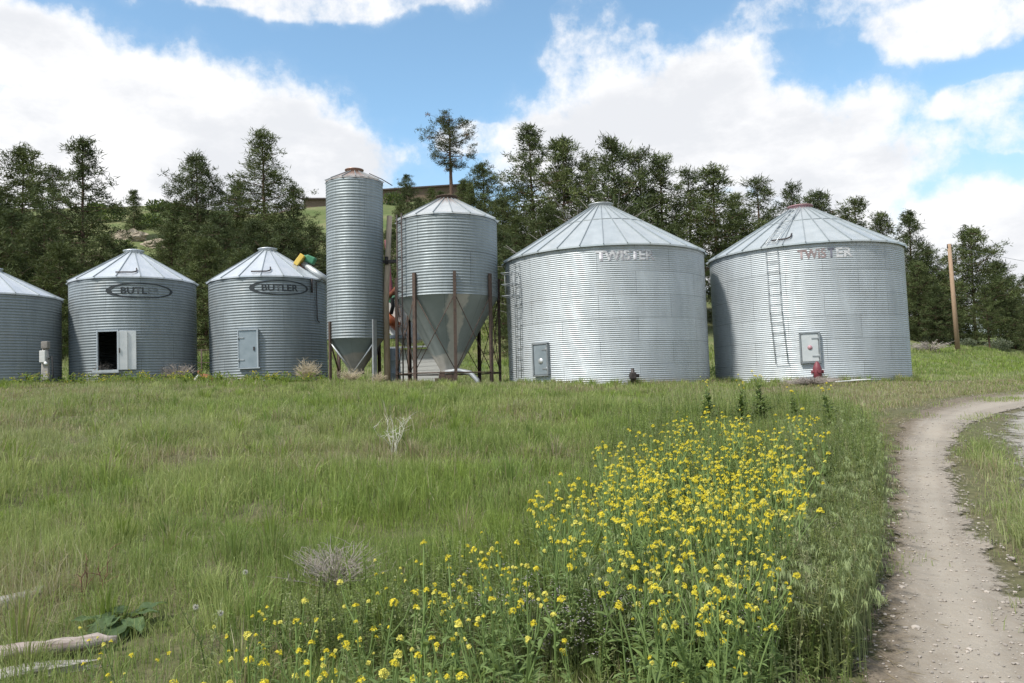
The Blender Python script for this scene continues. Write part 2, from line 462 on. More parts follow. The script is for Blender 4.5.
def dirt_material(name, a, b, peb, pebs, scale=28, soft=.3, shoulder=False):
    t = NT(name)
    p = t.pos()
    n1 = t.noise(p, 1.3, 6, .62); n2 = t.noise(p, 55, 4, .7); n3 = t.noise(p, 9, 5, .65)
    c = t.mix(t.mr(n1, .33, .67), a, b)
    c = t.mix(t.mr(n3, .45, .75, 0, .4), c, (.20, .155, .11))
    vo = t.n('ShaderNodeTexVoronoi', ins={'Scale': scale}); t.set(vo.inputs['Vector'], p)
    m = t.math('MULTIPLY', t.math('LESS_THAN', vo.outputs['Distance'], .33), t.math('GREATER_THAN', t.sep(vo.outputs['Color'])[0], 1 - pebs))
    c = t.mix(m, c, t.mix(t.sep(vo.outputs['Color'])[1], peb, (.30, .27, .24)))
    ec = t.sep(t.n('ShaderNodeAttribute', attribute_name='col').outputs['Color'])
    if shoulder:                                      # loose dark soil and rotted litter along the left side
        q = t.mr(t.math('ADD', ec[1], t.math('MULTIPLY_ADD', n3, .34, -.17)), .17, .36, 1, 0, True)
        c = t.mix(t.math('MULTIPLY', q, .95), c, t.mix(t.mr(n2, .35, .65), (.10, .08, .06), (.20, .165, .12)))
        c = t.mix(t.mr(n1, .55, .75, 0, .5), c, (.22, .18, .14))
        q2 = t.math('MULTIPLY', t.mr(t.math('ABSOLUTE', t.math('SUBTRACT', ec[1], .55)), .05, .16, 1, 0, True), .3)
        c = t.mix(q2, c, (.40, .36, .30))
    h = t.math('ADD', t.math('MULTIPLY', n2, .5), t.math('ADD', n3, t.math('MULTIPLY', m, .5)))
    e = t.sep(t.n('ShaderNodeAttribute', attribute_name='col').outputs['Color'])[0]       # 0 at the rim of the sheet, 1 inside
    k = t.math('ADD', e, t.math('ADD', t.math('MULTIPLY_ADD', t.noise(p, 2.6, 5, .65), 1.3, -.65), t.math('MULTIPLY_ADD', t.noise(p, 22, 4, .7), .9, -.45)))
    k = t.math('MULTIPLY', t.mr(k, .22, .42), t.mr(e, 0, .08))
    mx = t.n('ShaderNodeMixShader'); t.set(mx.inputs[0], k)
    t.t.links.new(t.n('ShaderNodeBsdfTransparent').outputs[0], mx.inputs[1]); t.t.links.new(t.pbr(c, .95, 0, t.bump(h, .45, .03), .15).outputs[0], mx.inputs[2])
    return t.out(mx)

def ribbon(name, L, R_, mat, nc=14, off=.016, jag=.10, soft=.5):
    nr = len(L)
    w = np.linspace(0, 1, nc)
    P = L[:, None, :] * (1 - w)[None, :, None] + R_[:, None, :] * w[None, :, None]
    wid = np.linalg.norm(R_ - L, axis=1)
    nrm = (R_ - L) / wid[:, None]
    across = np.repeat(w[None, :], nr, 0).ravel()
    for side, sg in ((0, 1), (nc - 1, -1)):
        jj = (fbm(P[:, side, 0] * 2.2, P[:, side, 1] * 2.2, 3 + side, 3) - .5) * jag * 5
        P[:, side, :] += nrm * jj[:, None]
    X, Y = P[..., 0], P[..., 1]
    Z = terr(X, Y) + off + .02 * (w * (1 - w) * 4)[None, :] * 0
    V = np.stack([X.ravel(), Y.ravel(), Z.ravel()], 1)
    i = np.arange((nc - 1) * (nr - 1)); r, c = i // (nc - 1), i % (nc - 1); a = r * nc + c
    T = np.concatenate([np.stack([a, a + 1, a + nc + 1], 1), np.stack([a, a + nc + 1, a + nc], 1)])
    ed = np.minimum(w, 1 - w)[None, :] * wid[:, None]
    ends = np.minimum(np.arange(nr), np.arange(nr)[::-1])[:, None] * .06 + 0 * ed      # fade the two ends as well
    ed = np.minimum(np.clip(ed / soft, 0, 1), np.clip(ends, 0, 1)).ravel()
    return tag(link(name, mesh_tris(name, V, T, mat, np.stack([ed, across, ed], 1), True)), kind='structure')

ribbon('dirt_track', TL, TR, dirt_material('packed_dirt', (.225, .198, .162), (.305, .272, .228), (.39, .36, .32), .16, 75, .30, True), 26, .016, .06, .45)
YL = np.array([ground_at(u, v)[:2] for u, v in [(1055, 545), (1022, 508), (1000, 472), (986, 448), (984, 430), (998, 414), (1030, 403)]])
YR = np.array([ground_at(u, v)[:2] for u, v in [(1330, 560), (1330, 520), (1330, 480), (1330, 455), (1330, 435), (1330, 418), (1330, 407)]])
YL, YR = dense(YL, 120), dense(YR, 120)
ribbon('gravel_yard', YL, YR, dirt_material('pale_gravel', (.23, .215, .18), (.31, .295, .26), (.40, .385, .36), .5, 60, .9), 30, .012, .12, .9)

def inside_ribbon(x, y, L, R_, m=0.0):
    """signed-ish test: True where a point lies between the two edge lines (rows ordered by y of their middle)"""
    mid = (L + R_) / 2
    x = np.asarray(x); y = np.asarray(y)
    out = np.zeros(x.shape, bool)
    for s in range(0, len(x), 20000):
        d = (x[s:s + 20000, None] - mid[None, ::2, 0]) ** 2 + (y[s:s + 20000, None] - mid[None, ::2, 1]) ** 2
        j = np.argmin(d, 1) * 2
        a, b = L[j], R_[j]
        w = b - a; l2 = (w ** 2).sum(1)
        q = ((x[s:s + 20000] - a[:, 0]) * w[:, 0] + (y[s:s + 20000] - a[:, 1]) * w[:, 1]) / l2
        wl = np.sqrt(l2)
        e = np.abs((x[s:s + 20000] - a[:, 0]) * w[:, 1] - (y[s:s + 20000] - a[:, 1]) * w[:, 0]) / wl
        out[s:s + 20000] = (q > m / wl) & (q < 1 - m / wl) & (e < .8)
    return out

# ------------------------------------------------------------------ grain bins
def hit(cx, cy, R, u, v):
    r = ray(u, v); r = r / r.y
    a = r.x ** 2 + 1; b = -2 * (r.x * cx + cy); c = cx * cx + cy * cy - R * R
    D = b * b - 4 * a * c
    s = (-b - math.sqrt(max(D, 0))) / (2 * a)
    return math.atan2(s - cy, r.x * s - cx), 1.6 + r.z * s

def on_wall(R, th, z):
    """matrix: x right along the wall seen from outside, y outward, z up (mirrored pair kept right-handed: x = up x outward)"""
    n = Vector((math.cos(th), math.sin(th), 0)); rt = Vector((-math.sin(th), math.cos(th), 0))
    m = Matrix.Identity(4)
    for i in range(3): m[i][0], m[i][1], m[i][2] = rt[i], n[i], (0, 0, 1)[i]
    m.translation = n * R + Vector((0, 0, z))
    return m

def corr_profile(R, z0, z1, pitch, amp, per=6):
    n = int(round((z1 - z0) / pitch)) * per
    return [(R + amp * math.cos(2 * PI * i / per), z0 + (z1 - z0) * i / n) for i in range(n + 1)]

def roof_bin(root, R, ze, za, mat, nribs, rc, capmat, over=.09, ring=None, hatch=None, sag=0.0, ribmat='roofseam', lid=True):
    """cone of flat sheets with standing seams, a collar and lid on top"""
    b = MB(); Ro = R + over
    zc = za - (.16 if lid else .02)
    def P(f, th):                                   # f: 0 eave .. 1 collar
        r = Ro + (rc - Ro) * f
        return Vector((r * math.cos(th), r * math.sin(th), ze + (zc - ze) * f))
    vs, fs = [], []
    for k in range(nribs):
        t0, t1 = 2 * PI * k / nribs, 2 * PI * (k + 1) / nribs
        i = len(vs)
        tm = (t0 + t1) / 2
        for f in (0, .5, 1):
            pm = (P(f, t0) + P(f, t1)) / 2
            vs += [P(f, t0), pm + Vector((0, 0, -.012 * (1 - f))), P(f, t1)]
        for row in (0, 1):
            for c in (0, 1):
                q = i + row * 3 + c
                fs.append((q, q + 1, q + 4, q + 3))
    b.add(vs, fs)
    vs, fs = [], []                                  # drip edge
    for k in range(nribs):
        t0, t1 = 2 * PI * k / nribs, 2 * PI * (k + 1) / nribs
        i = len(vs); e = Vector((0, 0, .055))
        vs += [P(0, t0), P(0, t1), P(0, t1) - e, P(0, t0) - e]
        fs.append((i, i + 1, i + 2, i + 3))
    b.add(vs, fs)
    roof = b.build('roof', mat, root)
    s = MB()
    for k in range(nribs):
        th = 2 * PI * k / nribs
        p0, p1 = P(0, th) + Vector((0, 0, .0)), P(1, th)
        d = (p1 - p0); L = d.length; d.normalize()
        side = Vector((-math.sin(th), math.cos(th), 0)); upv = side.cross(d) * -1
        if upv.z < 0: upv = -upv
        m = Matrix.Identity(4)
        for i in range(3): m[i][0], m[i][1], m[i][2] = d[i], side[i], upv[i]
        m.translation = p0
        s.box((L / 2 - .02, 0, .016), (L + .03, .024, .034), m)
    if ring is not None:
        pr = [P(ring, 2 * PI * k / nribs) + Vector((0, 0, .006)) for k in range(nribs + 1)]
        s.path(pr, .018, 5, False)
    s.build('roof_seams', M[ribmat], roof)
    if lid:
        c = MB()
        c.lathe([(rc + .02, zc - .05), (rc + .02, zc + .09), (rc + .06, zc + .09), (rc + .06, zc + .12), (rc * .55, zc + .17), (.02, zc + .19)], 28)
        c.build('roof_cap', capmat, roof)
    if hatch is not None:
        th, f0, f1, w = hatch                        # bent grab bar beside the manhole
        h = MB()
        def Q(f, dt): return P(f, th + dt) + Vector((0, 0, .05))
        h.path([Q(f0, -w), Q(f0, -w * .2), Q(f0, w * .55), Q(f0 + .03, w * .9), Q((f0 + f1) / 2, w), Q(f1, w)], .028, 6)
        h.build('grab_bar', M['iron'], roof)
    return roof

def wall_bin(root, R, z0, ze, pitch, amp, mat, seg=144, hole=None):
    b = MB()
    skip = None
    if hole:
        a0, a1, h0, h1 = hole
        def skip(t, z):
            d = (t - (a0 + a1) / 2 + PI) % (2 * PI) - PI
            return abs(d) < (a1 - a0) / 2 and h0 < z < h1
    b.lathe(corr_profile(R, z0, ze, pitch, amp), seg, True, skip)
    return b.build('wall', mat, root)

def text_on_wall(name, body, R, th, zc, width, height, mat, parent, grow=.018):
    cu = bpy.data.curves.new('lettering_curve', 'FONT'); cu.body = body; cu.offset = grow; cu.resolution_u = 3; cu.size = 1
    o = bpy.data.objects.new('lettering_curve', cu); COL.objects.link(o)
    bpy.context.view_layer.update()
    me = bpy.data.meshes.new_from_object(o.evaluated_get(bpy.context.evaluated_depsgraph_get()))
    bpy.data.objects.remove(o); bpy.data.curves.remove(cu)
    P = np.array([w.co[:] for w in me.vertices]); lo, hi = P.min(0), P.max(0)
    for w in me.vertices:
        x = ((w.co.x - lo[0]) / (hi[0] - lo[0]) - .5) * width
        z = ((w.co.y - lo[1]) / (hi[1] - lo[1]) - .5) * height
        t = th + x / R
        w.co = (R * math.cos(t), R * math.sin(t), zc + z)
    me.materials.clear(); me.materials.append(mat); me.update()
    return link(name, me, parent)

def hinges(door, m, W, Hh, side):
    for s in (-1, 1):
        b = MB(); b.box((side * (W / 2 - .10), .088, s * Hh * .3), (.22, .012, .05), m, .004)
        b.path([m @ Vector((side * W / 2, .095, s * Hh * .3 - .06)), m @ Vector((side * W / 2, .095, s * Hh * .3 + .06))], .018, 8)
        b.build('hinge', M['seam'], door)

def paint(name, col, keep, scale=5, col2=None):
    """worn paint: flakes away in patches so that the sheet shows through"""
    t = NT(name); o = t.obj()
    n = t.noise(t.vmath('MULTIPLY', o, (1, 1, 3.0)), scale, 6, .7)
    a = t.mr(n, keep - .10, keep + .10, 1, 0)
    p = t.pbr(t.mix(t.mr(t.noise(o, 3, 3), .3, .7), col, col2 or col), .7)
    tr = t.n('ShaderNodeBsdfTransparent'); mx = t.n('ShaderNodeMixShader'); t.set(mx.inputs[0], a)
    t.t.links.new(tr.outputs[0], mx.inputs[1]); t.t.links.new(p.outputs[0], mx.inputs[2])
    return t.out(mx)
M['paint_black'] = paint('worn_black_paint', (.016, .021, .026), 1.1, 5, (.034, .042, .047))
M['paint_black_worn'] = paint('very_worn_black_paint', (.06, .07, .08), .50, 5, (.17, .19, .20))
M['paint_pale'] = paint('faded_white_paint', (.60, .60, .61), .56, 4)
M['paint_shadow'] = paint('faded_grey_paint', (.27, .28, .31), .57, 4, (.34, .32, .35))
M['paint_red'] = paint('faded_red_lettering', (.20, .14, .14), .60, 4, (.33, .27, .265))
M['paint_blue'] = paint('faded_blue_grey_lettering', (.085, .09, .115), .95, 4, (.13, .13, .16))

def ladder_on(root, R, pts, width, mat, off=.09, step=.42, cage=None, rr_=(.016, .012)):
    """two rails following pts [(theta, z) top..bottom], rungs, stand-off clips"""
    b = MB()
    def Pt(th, z, dx, o=off): 
        t = th + dx / R
        return Vector(((R + o) * math.cos(t), (R + o) * math.sin(t), z))
    for s in (-1, 1): b.path([Pt(th, z, s * width / 2) for th, z in pts], rr_[0], 6)
    (t0, z0), (t1, z1) = pts[0], pts[-1]
    n = int((z0 - z1) / step)
    for i in range(n + 1):
        f = i / n
        z = z0 + (z1 - z0) * f; th = np.interp(-z, [-q[1] for q in pts], [q[0] for q in pts])
        b.path([Pt(th, z, -width / 2), Pt(th, z, width / 2)], rr_[1], 5)
        if i % 2 == 0:
            for s in (-1, 1): b.path([Pt(th, z, s * width / 2), Pt(th, z, s * width / 2, 0)], .015, 5)
    if cage:
        for z in np.linspace(cage[0], cage[1], 3):
            th = np.interp(-z, [-q[1] for q in pts], [q[0] for q in pts])
            b.path([Pt(th, z, -width / 2), Pt(th, z, -width * .8, off + .3), Pt(th, z, 0, off + .6), Pt(th, z, width * .8, off + .3), Pt(th, z, width / 2)], .014, 5)
        for dx, o in ((-.8, .3), (.8, .3)):
            th = np.interp(-cage[0], [-q[1] for q in pts], [q[0] for q in pts])
            b.path([Pt(th, cage[0], width * dx, off + o), Pt(th, cage[1], width * dx, off + o)], .012, 5)
    return b.build('ladder', mat, root)

BINS = []      # (x, y, radius) for keeping plants out
def az_d(deg, D): a = math.radians(deg); return D * math.sin(a), D * math.cos(a)

def bin_root(label, cx, cy, R, z0, group='corrugated grain bins', name='grain_bin', rot=(0, 0, 0)):
    BINS.append((cx, cy, R))
    return empty(name, (cx, cy, z0), label, 'grain bin', group, rot)

# --- three small dull bins at the left
def small_bin(label, deg, D, R, ze, za, zb, hole=None, hatch=None):
    cx, cy = az_d(deg, D)
    r = bin_root(label, cx, cy, R, zb)
    H = None
    if hole: H = hole(cx, cy, R, zb)
    wall_bin(r, R, -.25, ze - zb, .1016, .009, M['galv_old'], 156, H)
    th0 = math.atan2(-cy, -cx)
    roof_bin(r, R, ze - zb + .02, za - zb, M['roof_old'], 18, .33, M['roof_old'], .07, None, (th0 + (hatch or 0), .10, .26, .17) if hatch is not None else None)
    return r, cx, cy, R, zb

def logo(r, cx, cy, R, zb, uc, vc, ow, oh, tw, th_, worn):
    th, z = hit(cx, cy, R, uc, vc); z -= zb; Rt = R + .0125
    b = MB(); n = 72; vs, fs = [], []
    for k in range(n):
        t = 2 * PI * k / n
        for q in (0, 1):
            if q == 0: x, y = ow / 2 * math.cos(t), oh / 2 * math.sin(t)
            else: x, y = .045 + (ow / 2 - .145) * math.cos(t), (oh / 2 - .042) * math.sin(t)
            a = th + x / Rt
            vs.append((Rt * math.cos(a), Rt * math.sin(a), z + y))
    for k in range(n):
        k2 = (k + 1) % n
        fs.append((k * 2, k2 * 2, k2 * 2 + 1, k * 2 + 1))
    b.add(vs, fs); b.build('oval_emblem', M['paint_black'], r)
    if worn:
        text_on_wall('lettering', 'BUTL', Rt, th - .16 * tw / Rt, z, tw * .64, th_, M['paint_black'], r, .022)
        text_on_wall('lettering', 'ER', Rt, th + .34 * tw / Rt, z, tw * .30, th_, M['paint_black_worn'], r, .022)
    else:
        text_on_wall('lettering', 'BUTLER', Rt, th, z, tw, th_, M['paint_black'], r, .022)

r1 = small_bin('dull grey grain bin without lettering, cut off by the photo edge', -32.3, 36.0, 2.3, 5.74, 6.95, 2.40)

def hole2(cx, cy, R, zb):
    a0, z1 = hit(cx, cy, R, 98.5, 332); a1, z0 = hit(cx, cy, R, 118, 370)
    return (a0, a1, z0 - zb, z1 - zb)
g2 = small_bin('dull grey grain bin with oval emblem and an open dark doorway', -24.6, 35.7, 2.3, 6.40, 7.80, 2.42, hole2, -.12)
r, cx, cy, R, zb = g2
logo(r, cx, cy, R, zb, 140.5, 290.5, 2.4, .58, 1.40, .25, True)
a0, a1, z0, z1 = hole2(cx, cy, R, zb)
def frame_at(r, R, a0, a1, z0, z1, mat, w=.05, name='door_frame'):
    b = MB(); am = (a0 + a1) / 2; m = on_wall(R, am, 0); W = (a1 - a0) * R
    for s in (-1, 1): b.box((s * (W / 2 + w / 2), .0, (z0 + z1) / 2), (w, .10, z1 - z0 + 2 * w), m, .008)
    b.box((0, .0, z1 + w / 2), (W, .098, w), m); b.box((0, .0, z0 - w / 2), (W, .098, w), m)
    return b.build(name, mat, r)
frame_at(r, R, a0, a1, z0, z1, M['door_grey'])
b = MB()                                             # sliding leaf pushed to the right of the opening: two ribbed sheets
aL, _ = hit(cx, cy, R, 118.5, 350); aR, _ = hit(cx, cy, R, 136.5, 350)
m = on_wall(R, (aL + aR) / 2, (z0 + z1) / 2); W = (aR - aL) * R; Hh = z1 - z0
b.box((-W * .25, .10, 0), (W * .48, .03, Hh), m, .006); b.box((W * .25, .075, 0), (W * .5, .03, Hh), m, .006)
for sx in (-.5, 0, .5): b.box((W * sx * .97, .125 - abs(sx) * .02, 0), (.03, .03, Hh), m)
d = b.build('door', M['door_pale'], r)
MB().box((W * -.42, .13, 0), (.03, .04, .18), m).build('door_handle', M['iron'], d)
b = MB(); a_, zz = hit(cx, cy, R, 108, 372)          # sill tray below the doorway
mm = on_wall(R, a_, zz - zb)
b.box((0, .12, -.03), (.95, .2, .05), mm, .01); b.box((0, .21, .02), (.95, .02, .1), mm)
b.build('door_sill', M['steel_post'], r)

g3 = small_bin('dull grey grain bin with oval lettered emblem and its small door shut', -16.4, 34.9, 2.3, 6.38, 7.86, 2.32, None, -.12)
r, cx, cy, R, zb = g3
logo(r, cx, cy, R, zb, 280.5, 287.5, 2.35, .58, 1.40, .26, False)
aL, z1 = hit(cx, cy, R, 239.5, 331); aR, z0 = hit(cx, cy, R, 258.5, 367)
m = on_wall(R, (aL + aR) / 2, (z0 + z1) / 2 - zb); W = (aR - aL) * R; Hh = z1 - z0
d = MB().box((0, .05, 0), (W, .05, Hh), m, .012).build('door', M['door_blue'], r)
b = MB()
b.box((W / 2 + .02, .05, 0), (.05, .12, Hh + .1), m); b.box((-W / 2 - .02, .04, 0), (.035, .1, Hh + .1), m)
b.box((0, .05, Hh / 2 + .03), (W, .12, .05), m); b.box((.06, .06, -Hh / 2 - .03), (W * 1.12, .14, .05), m)
b.build('door_frame', M['door_grey'], r)
hinges(d, m, W, Hh, -1)
MB().box((W * .33, .09, 0), (.05, .03, .14), m).build('door_handle', M['iron'], d)
# thin conduit and dark strap hanging from the eave of the same bin
aC, zt = hit(cx, cy, R, 311.5, 279); aD, zb2 = hit(cx, cy, R, 313, 322)
b = MB(); pt = lambda a, z, o=.05: Vector(((R + o) * math.cos(a), (R + o) * math.sin(a), z - zb))
b.path([pt(aC + .1, zt - .1), pt(aC + .1, zb2 + .1), pt(aC + .16, zb2)], .022, 6)
b.path([pt(aC - .02, zt), pt(aC - .02, zt - .55)], .04, 6)
b.build('conduit', M['iron'], r)

# --- two big bright bins
def big_bin(label, deg, D, R, ze, za, zb, capmat, seg=168, hatch=None, rib=30):
    cx, cy = az_d(deg, D)
    r = bin_root(label, cx, cy, R, zb)
    wall_bin(r, R, -.15, ze - zb, .0676, .009, M['galv_new'], seg)
    roof_bin(r, R, ze - zb + .02, za - zb, M['roof_new'], rib, .40, capmat, .10, .62, hatch)
    return r, cx, cy, R, zb

g4 = big_bin('bright corrugated grain bin with whitish faded lettering, beside the cone-bottomed bin', 6.55, 30.8, 3.66, 6.32, 8.52, 1.58, M['steel_post'])
r, cx, cy, R, zb = g4
def big_text(r, cx, cy, R, zb, u0, u1, v, h, red):
    a0, _ = hit(cx, cy, R, u0, v); a1, _ = hit(cx, cy, R, u1, v); _, z = hit(cx, cy, R, (u0 + u1) / 2, v)
    z -= zb; W = (a1 - a0) * R; a = (a0 + a1) / 2; Rt = R + .0105
    if red:
        text_on_wall('lettering', 'TWIS', Rt, a - .245 * W / Rt, z, W * .50, h, M['paint_red'], r, .035)
        text_on_wall('lettering', 'T', Rt, a + .095 * W / Rt, z, W * .125, h, M['paint_blue'], r, .035)
        text_on_wall('lettering', 'ER', Rt, a + .34 * W / Rt, z, W * .31, h, M['paint_pale'], r, .03)
    else:
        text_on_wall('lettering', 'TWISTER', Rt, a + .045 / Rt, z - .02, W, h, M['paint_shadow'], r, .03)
        text_on_wall('lettering', 'TWISTER', Rt + .0025, a, z, W, h, M['paint_pale'], r, .025)
big_text(r, cx, cy, R, zb, 595.5, 653.5, 254.7, .34, False)
aL, z1 = hit(cx, cy, R, 534.5, 344.5); aR, z0 = hit(cx, cy, R, 550, 375)
m = on_wall(R, (aL + aR) / 2, (z0 + z1) / 2 - zb); W = (aR - aL) * R; Hh = z1 - z0
d = MB().box((0, .05, 0), (W - .06, .06, Hh - .06), m, .015).build('door', M['door_blue'], r)
b = MB()
for s in (-1, 1): b.box((s * W / 2, .05, 0), (.05, .11, Hh), m)
for s in (-1, 1): b.box((0, .05, s * Hh / 2), (W + .05, .11, .05), m)
b.build('door_frame', M['seam'], r)
hinges(d, m, W - .06, Hh, 1)
MB().lathe([(0, .03), (.09, .025), (.10, 0)], 16, True, None, m @ Matrix.Translation((.02, .08, -.05)) @ Matrix.Rotation(-PI / 2, 4, 'X')).build('door_handle', M['door_pale'], d)
pts = [hit(cx, cy, R, u, v) for u, v in ((517.5, 264), (519.5, 310), (521, 378))]
ladder_on(r, R, [(a, z - zb) for a, z in pts], .34, M['seam'], .08, .36, (pts[0][1] - zb - .35, pts[0][1] - zb - 1.15))
a, z = hit(cx, cy, R, 631.5, 376); mm = on_wall(R, a, z - zb)
b = MB(); b.path([mm @ Vector((0, -.02, 0)), mm @ Vector((0, .24, 0))], .09, 12); b.path([mm @ Vector((0, .2, -.2)), mm @ Vector((0, .2, .24))], [.09, .05], 10)
b.path([mm @ Vector((0, .2, .02)), mm @ Vector((.2, .2, .0))], .06, 10); b.box((0, .2, 0), (.2, .2, .22), mm, .03)
b.build('drain_valve', M['iron'], r)

g5 = big_bin('bright corrugated grain bin with reddish faded lettering and a pink roof cap', 19.73, 32.6, 3.41, 6.20, 8.18, 1.42, M['pinkcap'], 168, (math.radians(-122), .10, .22, .10), 30)
r, cx, cy, R, zb = g5
big_text(r, cx, cy, R, zb, 797, 853, 253, .33, True)
aL, z1 = hit(cx, cy, R, 799.5, 333.5); aR, z0 = hit(cx, cy, R, 820.5, 362)
m = on_wall(R, (aL + aR) / 2, (z0 + z1) / 2 - zb); W = (aR - aL) * R; Hh = z1 - z0
d = MB().box((0, .05, 0), (W - .06, .06, Hh - .06), m, .015).build('door', M['door_pale'], r)
b = MB()
for s in (-1, 1): b.box((s * W / 2, .05, 0), (.05, .12, Hh), m)
for s in (-1, 1): b.box((0, .05, s * Hh / 2), (W + .05, .12, .05), m)
b.build('door_frame', M['seam'], r)
hinges(d, m, W - .06, Hh, 1)
b = MB(); b.lathe([(0, .03), (.07, .025), (.08, 0)], 16, True, None, m @ Matrix.Translation((0, .08, 0)) @ Matrix.Rotation(-PI / 2, 4, 'X'))
b.build('door_handle', M['pinkcap'], d)
pts = [hit(cx, cy, R, u, v) for u, v in ((772, 252), (776, 310), (782.5, 364))]
ladder_on(r, R, [(a, z - zb) for a, z in pts], .40, M['seam'], .06, .34, None, (.011, .008))
b = MB()                                             # ladder lying on the roof
a = pts[0][0] + .0
Ro, rc, zE, zC = R + .1, .40, 6.20 - zb + .02, 8.18 - zb - .16
for s in (-1, 1):
    b.path([Vector((rr * math.cos(a) - s * .17 * math.sin(a), rr * math.sin(a) + s * .17 * math.cos(a), zE + (zC - zE) * (Ro - rr) / (Ro - rc) + .09)) for rr in (Ro, Ro * .6, .6)], .018, 6)
for rr in np.arange(.75, Ro, .33):
    z = zE + (zC - zE) * (Ro - rr) / (Ro - rc) + .09
    b.path([Vector((rr * math.cos(a) - s * .17 * math.sin(a), rr * math.sin(a) + s * .17 * math.cos(a), z)) for s in (-1, 1)], .014, 5)
b.build('roof_ladder', M['steel_post'], r)
a, z = hit(cx, cy, R, 809, 379); mm = on_wall(R, a, z - zb)   # dark unloading chute low on the wall
MB().box((0, .12, -.02), (.62, .3, .22), mm, .02).build('unloading_chute', M['seam'], r)

# red hydrant-like power head in front of it
gp = at(818, 381, cy - R - .15); 
b = MB(); b.lathe([(.08, -.35), (.08, 0), (.13, .02), (.14, .10), (.16, .14), (.165, .42), (.14, .5), (.12, .56), (.07, .66), (.04, .70), (.0, .71)], 20)
hy = b.build('red_power_head', M['redpaint'], None, (gp.x, gp.y, 1.62)); hy.scale = (.85, .85, .85); tag(hy, 'short faded red hydrant-shaped machine head at the foot of the bin with pink cap', 'machine head')
for s in (-1, 1):
    b = MB(); b.path([(s * .13, 0, .3), (s * .20, 0, .3)], .06, 12); b.path([(s * .2, 0, .3), (s * .225, 0, .3)], .075, 12); b.build('side_outlet', M['redpaint'], hy)
b = MB(); b.path([(0, -.12, .34), (0, -.21, .34)], .08, 12); b.build('front_outlet', M['redpaint'], hy)
b = MB(); b.lathe([(.12, -.35), (.12, 0), (.09, .02)], 16); b.build('base', M['iron'], hy)

# ------------------------------------------------------------------ tall narrow silo on legs
def hopper_mat(name, base, pale, a0, a1):
    """dull sheet cone with one large scoured pale patch between two angles (object space)"""
    t = NT(name); o = t.obj(); x, y, z = t.sep(o)
    ang = t.math('ARCTAN2', y, x)
    n = t.noise(o, 1.6, 6, .65)
    q = t.math('ADD', ang, t.math('MULTIPLY_ADD', n, .5, -.25))
    k = t.math('MULTIPLY', t.mr(q, a0 - .03, a0 + .03), t.mr(q, a1 - .03, a1 + .03, 1, 0))
    low = t.mr(t.math('ADD', z, t.math('MULTIPLY', n, .9)), 1.55, 1.7, 1, 0)
    k = t.math('MAXIMUM', k, low)
    c = t.mix(t.mr(n, .3, .7), base, tuple(q * 1.2 for q in base))
    c = t.mix(k, c, t.mix(t.mr(t.noise(o, 5, 5), .3, .7), pale, tuple(q * .82 for q in pale)))
    s = t.math('LESS_THAN', t.math('FRACT', t.math('MULTIPLY', ang, 8 / (2 * PI))), .012)
    c = t.mix(t.math('MULTIPLY', s, .6), c, (.08, .09, .09))
    return t.out(t.pbr(c, .6, .12, None, .3))
M['cone'] = hopper_mat('hopper_cone_sheet', (.20, .225, .22), (.46, .44, .40), math.radians(-87), math.radians(-64))
M['cone_silo'] = hopper_mat('silo_cone_sheet', (.17, .20, .20), (.32, .30, .27), math.radians(-30), math.radians(-5))

cx, cy = az_d(-10.77, 31.8); zb = tz(cx, cy); R = 1.07; BINS.append((cx, cy, R))
silo = empty('tall_silo', (cx, cy, zb), 'tallest and narrowest corrugated silo, standing on a short cone and steel legs', 'silo', None, (0, math.radians(1.0), 0))
zw, ze, za = 3.82 - zb, 9.83 - zb, 10.38 - zb
wall_bin(silo, R, zw, ze, .1067, .010, M['galv_silo'], 96)
roof_bin(silo, R, ze, za, M['roof_rust_silo'], 14, .30, M['roof_rust_silo'], .03)
b = MB(); b.lathe([(R, zw + .02), (.30, .62), (.30, .42)], 48, True); b.build('cone', M['cone_silo'], silo)
PH0 = math.atan2(-cy, -cx)
def leg_at(root, px, py, ztop, zbot, mat, w=.13, rot=0.0, tilt=0):
    b = MB(); m = Matrix.Translation((px, py, (ztop + zbot) / 2)) @ Matrix.Rotation(rot, 4, 'Z')
    L = ztop - zbot
    b.box((0, 0, 0), (w, .02, L), m); b.box((-w / 2 + .008, .035, 0), (.016, .07, L), m); b.box((w / 2 - .008, .035, 0), (.016, .07, L), m)
    return b.build('leg', mat, root)
LP = []
for k, (dth, ztop, mt, w) in enumerate(((-1.02, 4.45, 'rust', .10), (.66, 4.5, 'steel_post', .17), (2.2, 4.4, 'rust', .12), (-2.5, 4.4, 'rust', .12))):
    th = PH0 + dth; px, py = (R + .06) * math.cos(th), (R + .06) * math.sin(th)
    LP.append((px, py)); leg_at(silo, px, py, ztop - zb, -.25, M[mt], w, th + PI / 2)
for i, j in ((0, 1), (1, 2), (2, 3), (3, 0)):
    (ax, ay), (bx, by) = LP[i], LP[j]
    mxp = ((ax + bx) / 2 * .75, (ay + by) / 2 * .75, .45)
    b = MB(); b.path([(ax * .97, ay * .97, zw - .15), mxp], .035, 6); b.path([(bx * .97, by * .97, zw - .15), mxp], .035, 6)
    b.build('brace', M['steel_post'] if i == 0 else M['rust'], silo)
b = MB(); b.path([(R * .55, -.1, za - .22), (R * 1.0, -.1, ze + .10), (R + .40, -.12, ze - .16)], .018, 6); b.build('roof_cable', M['iron'], silo)

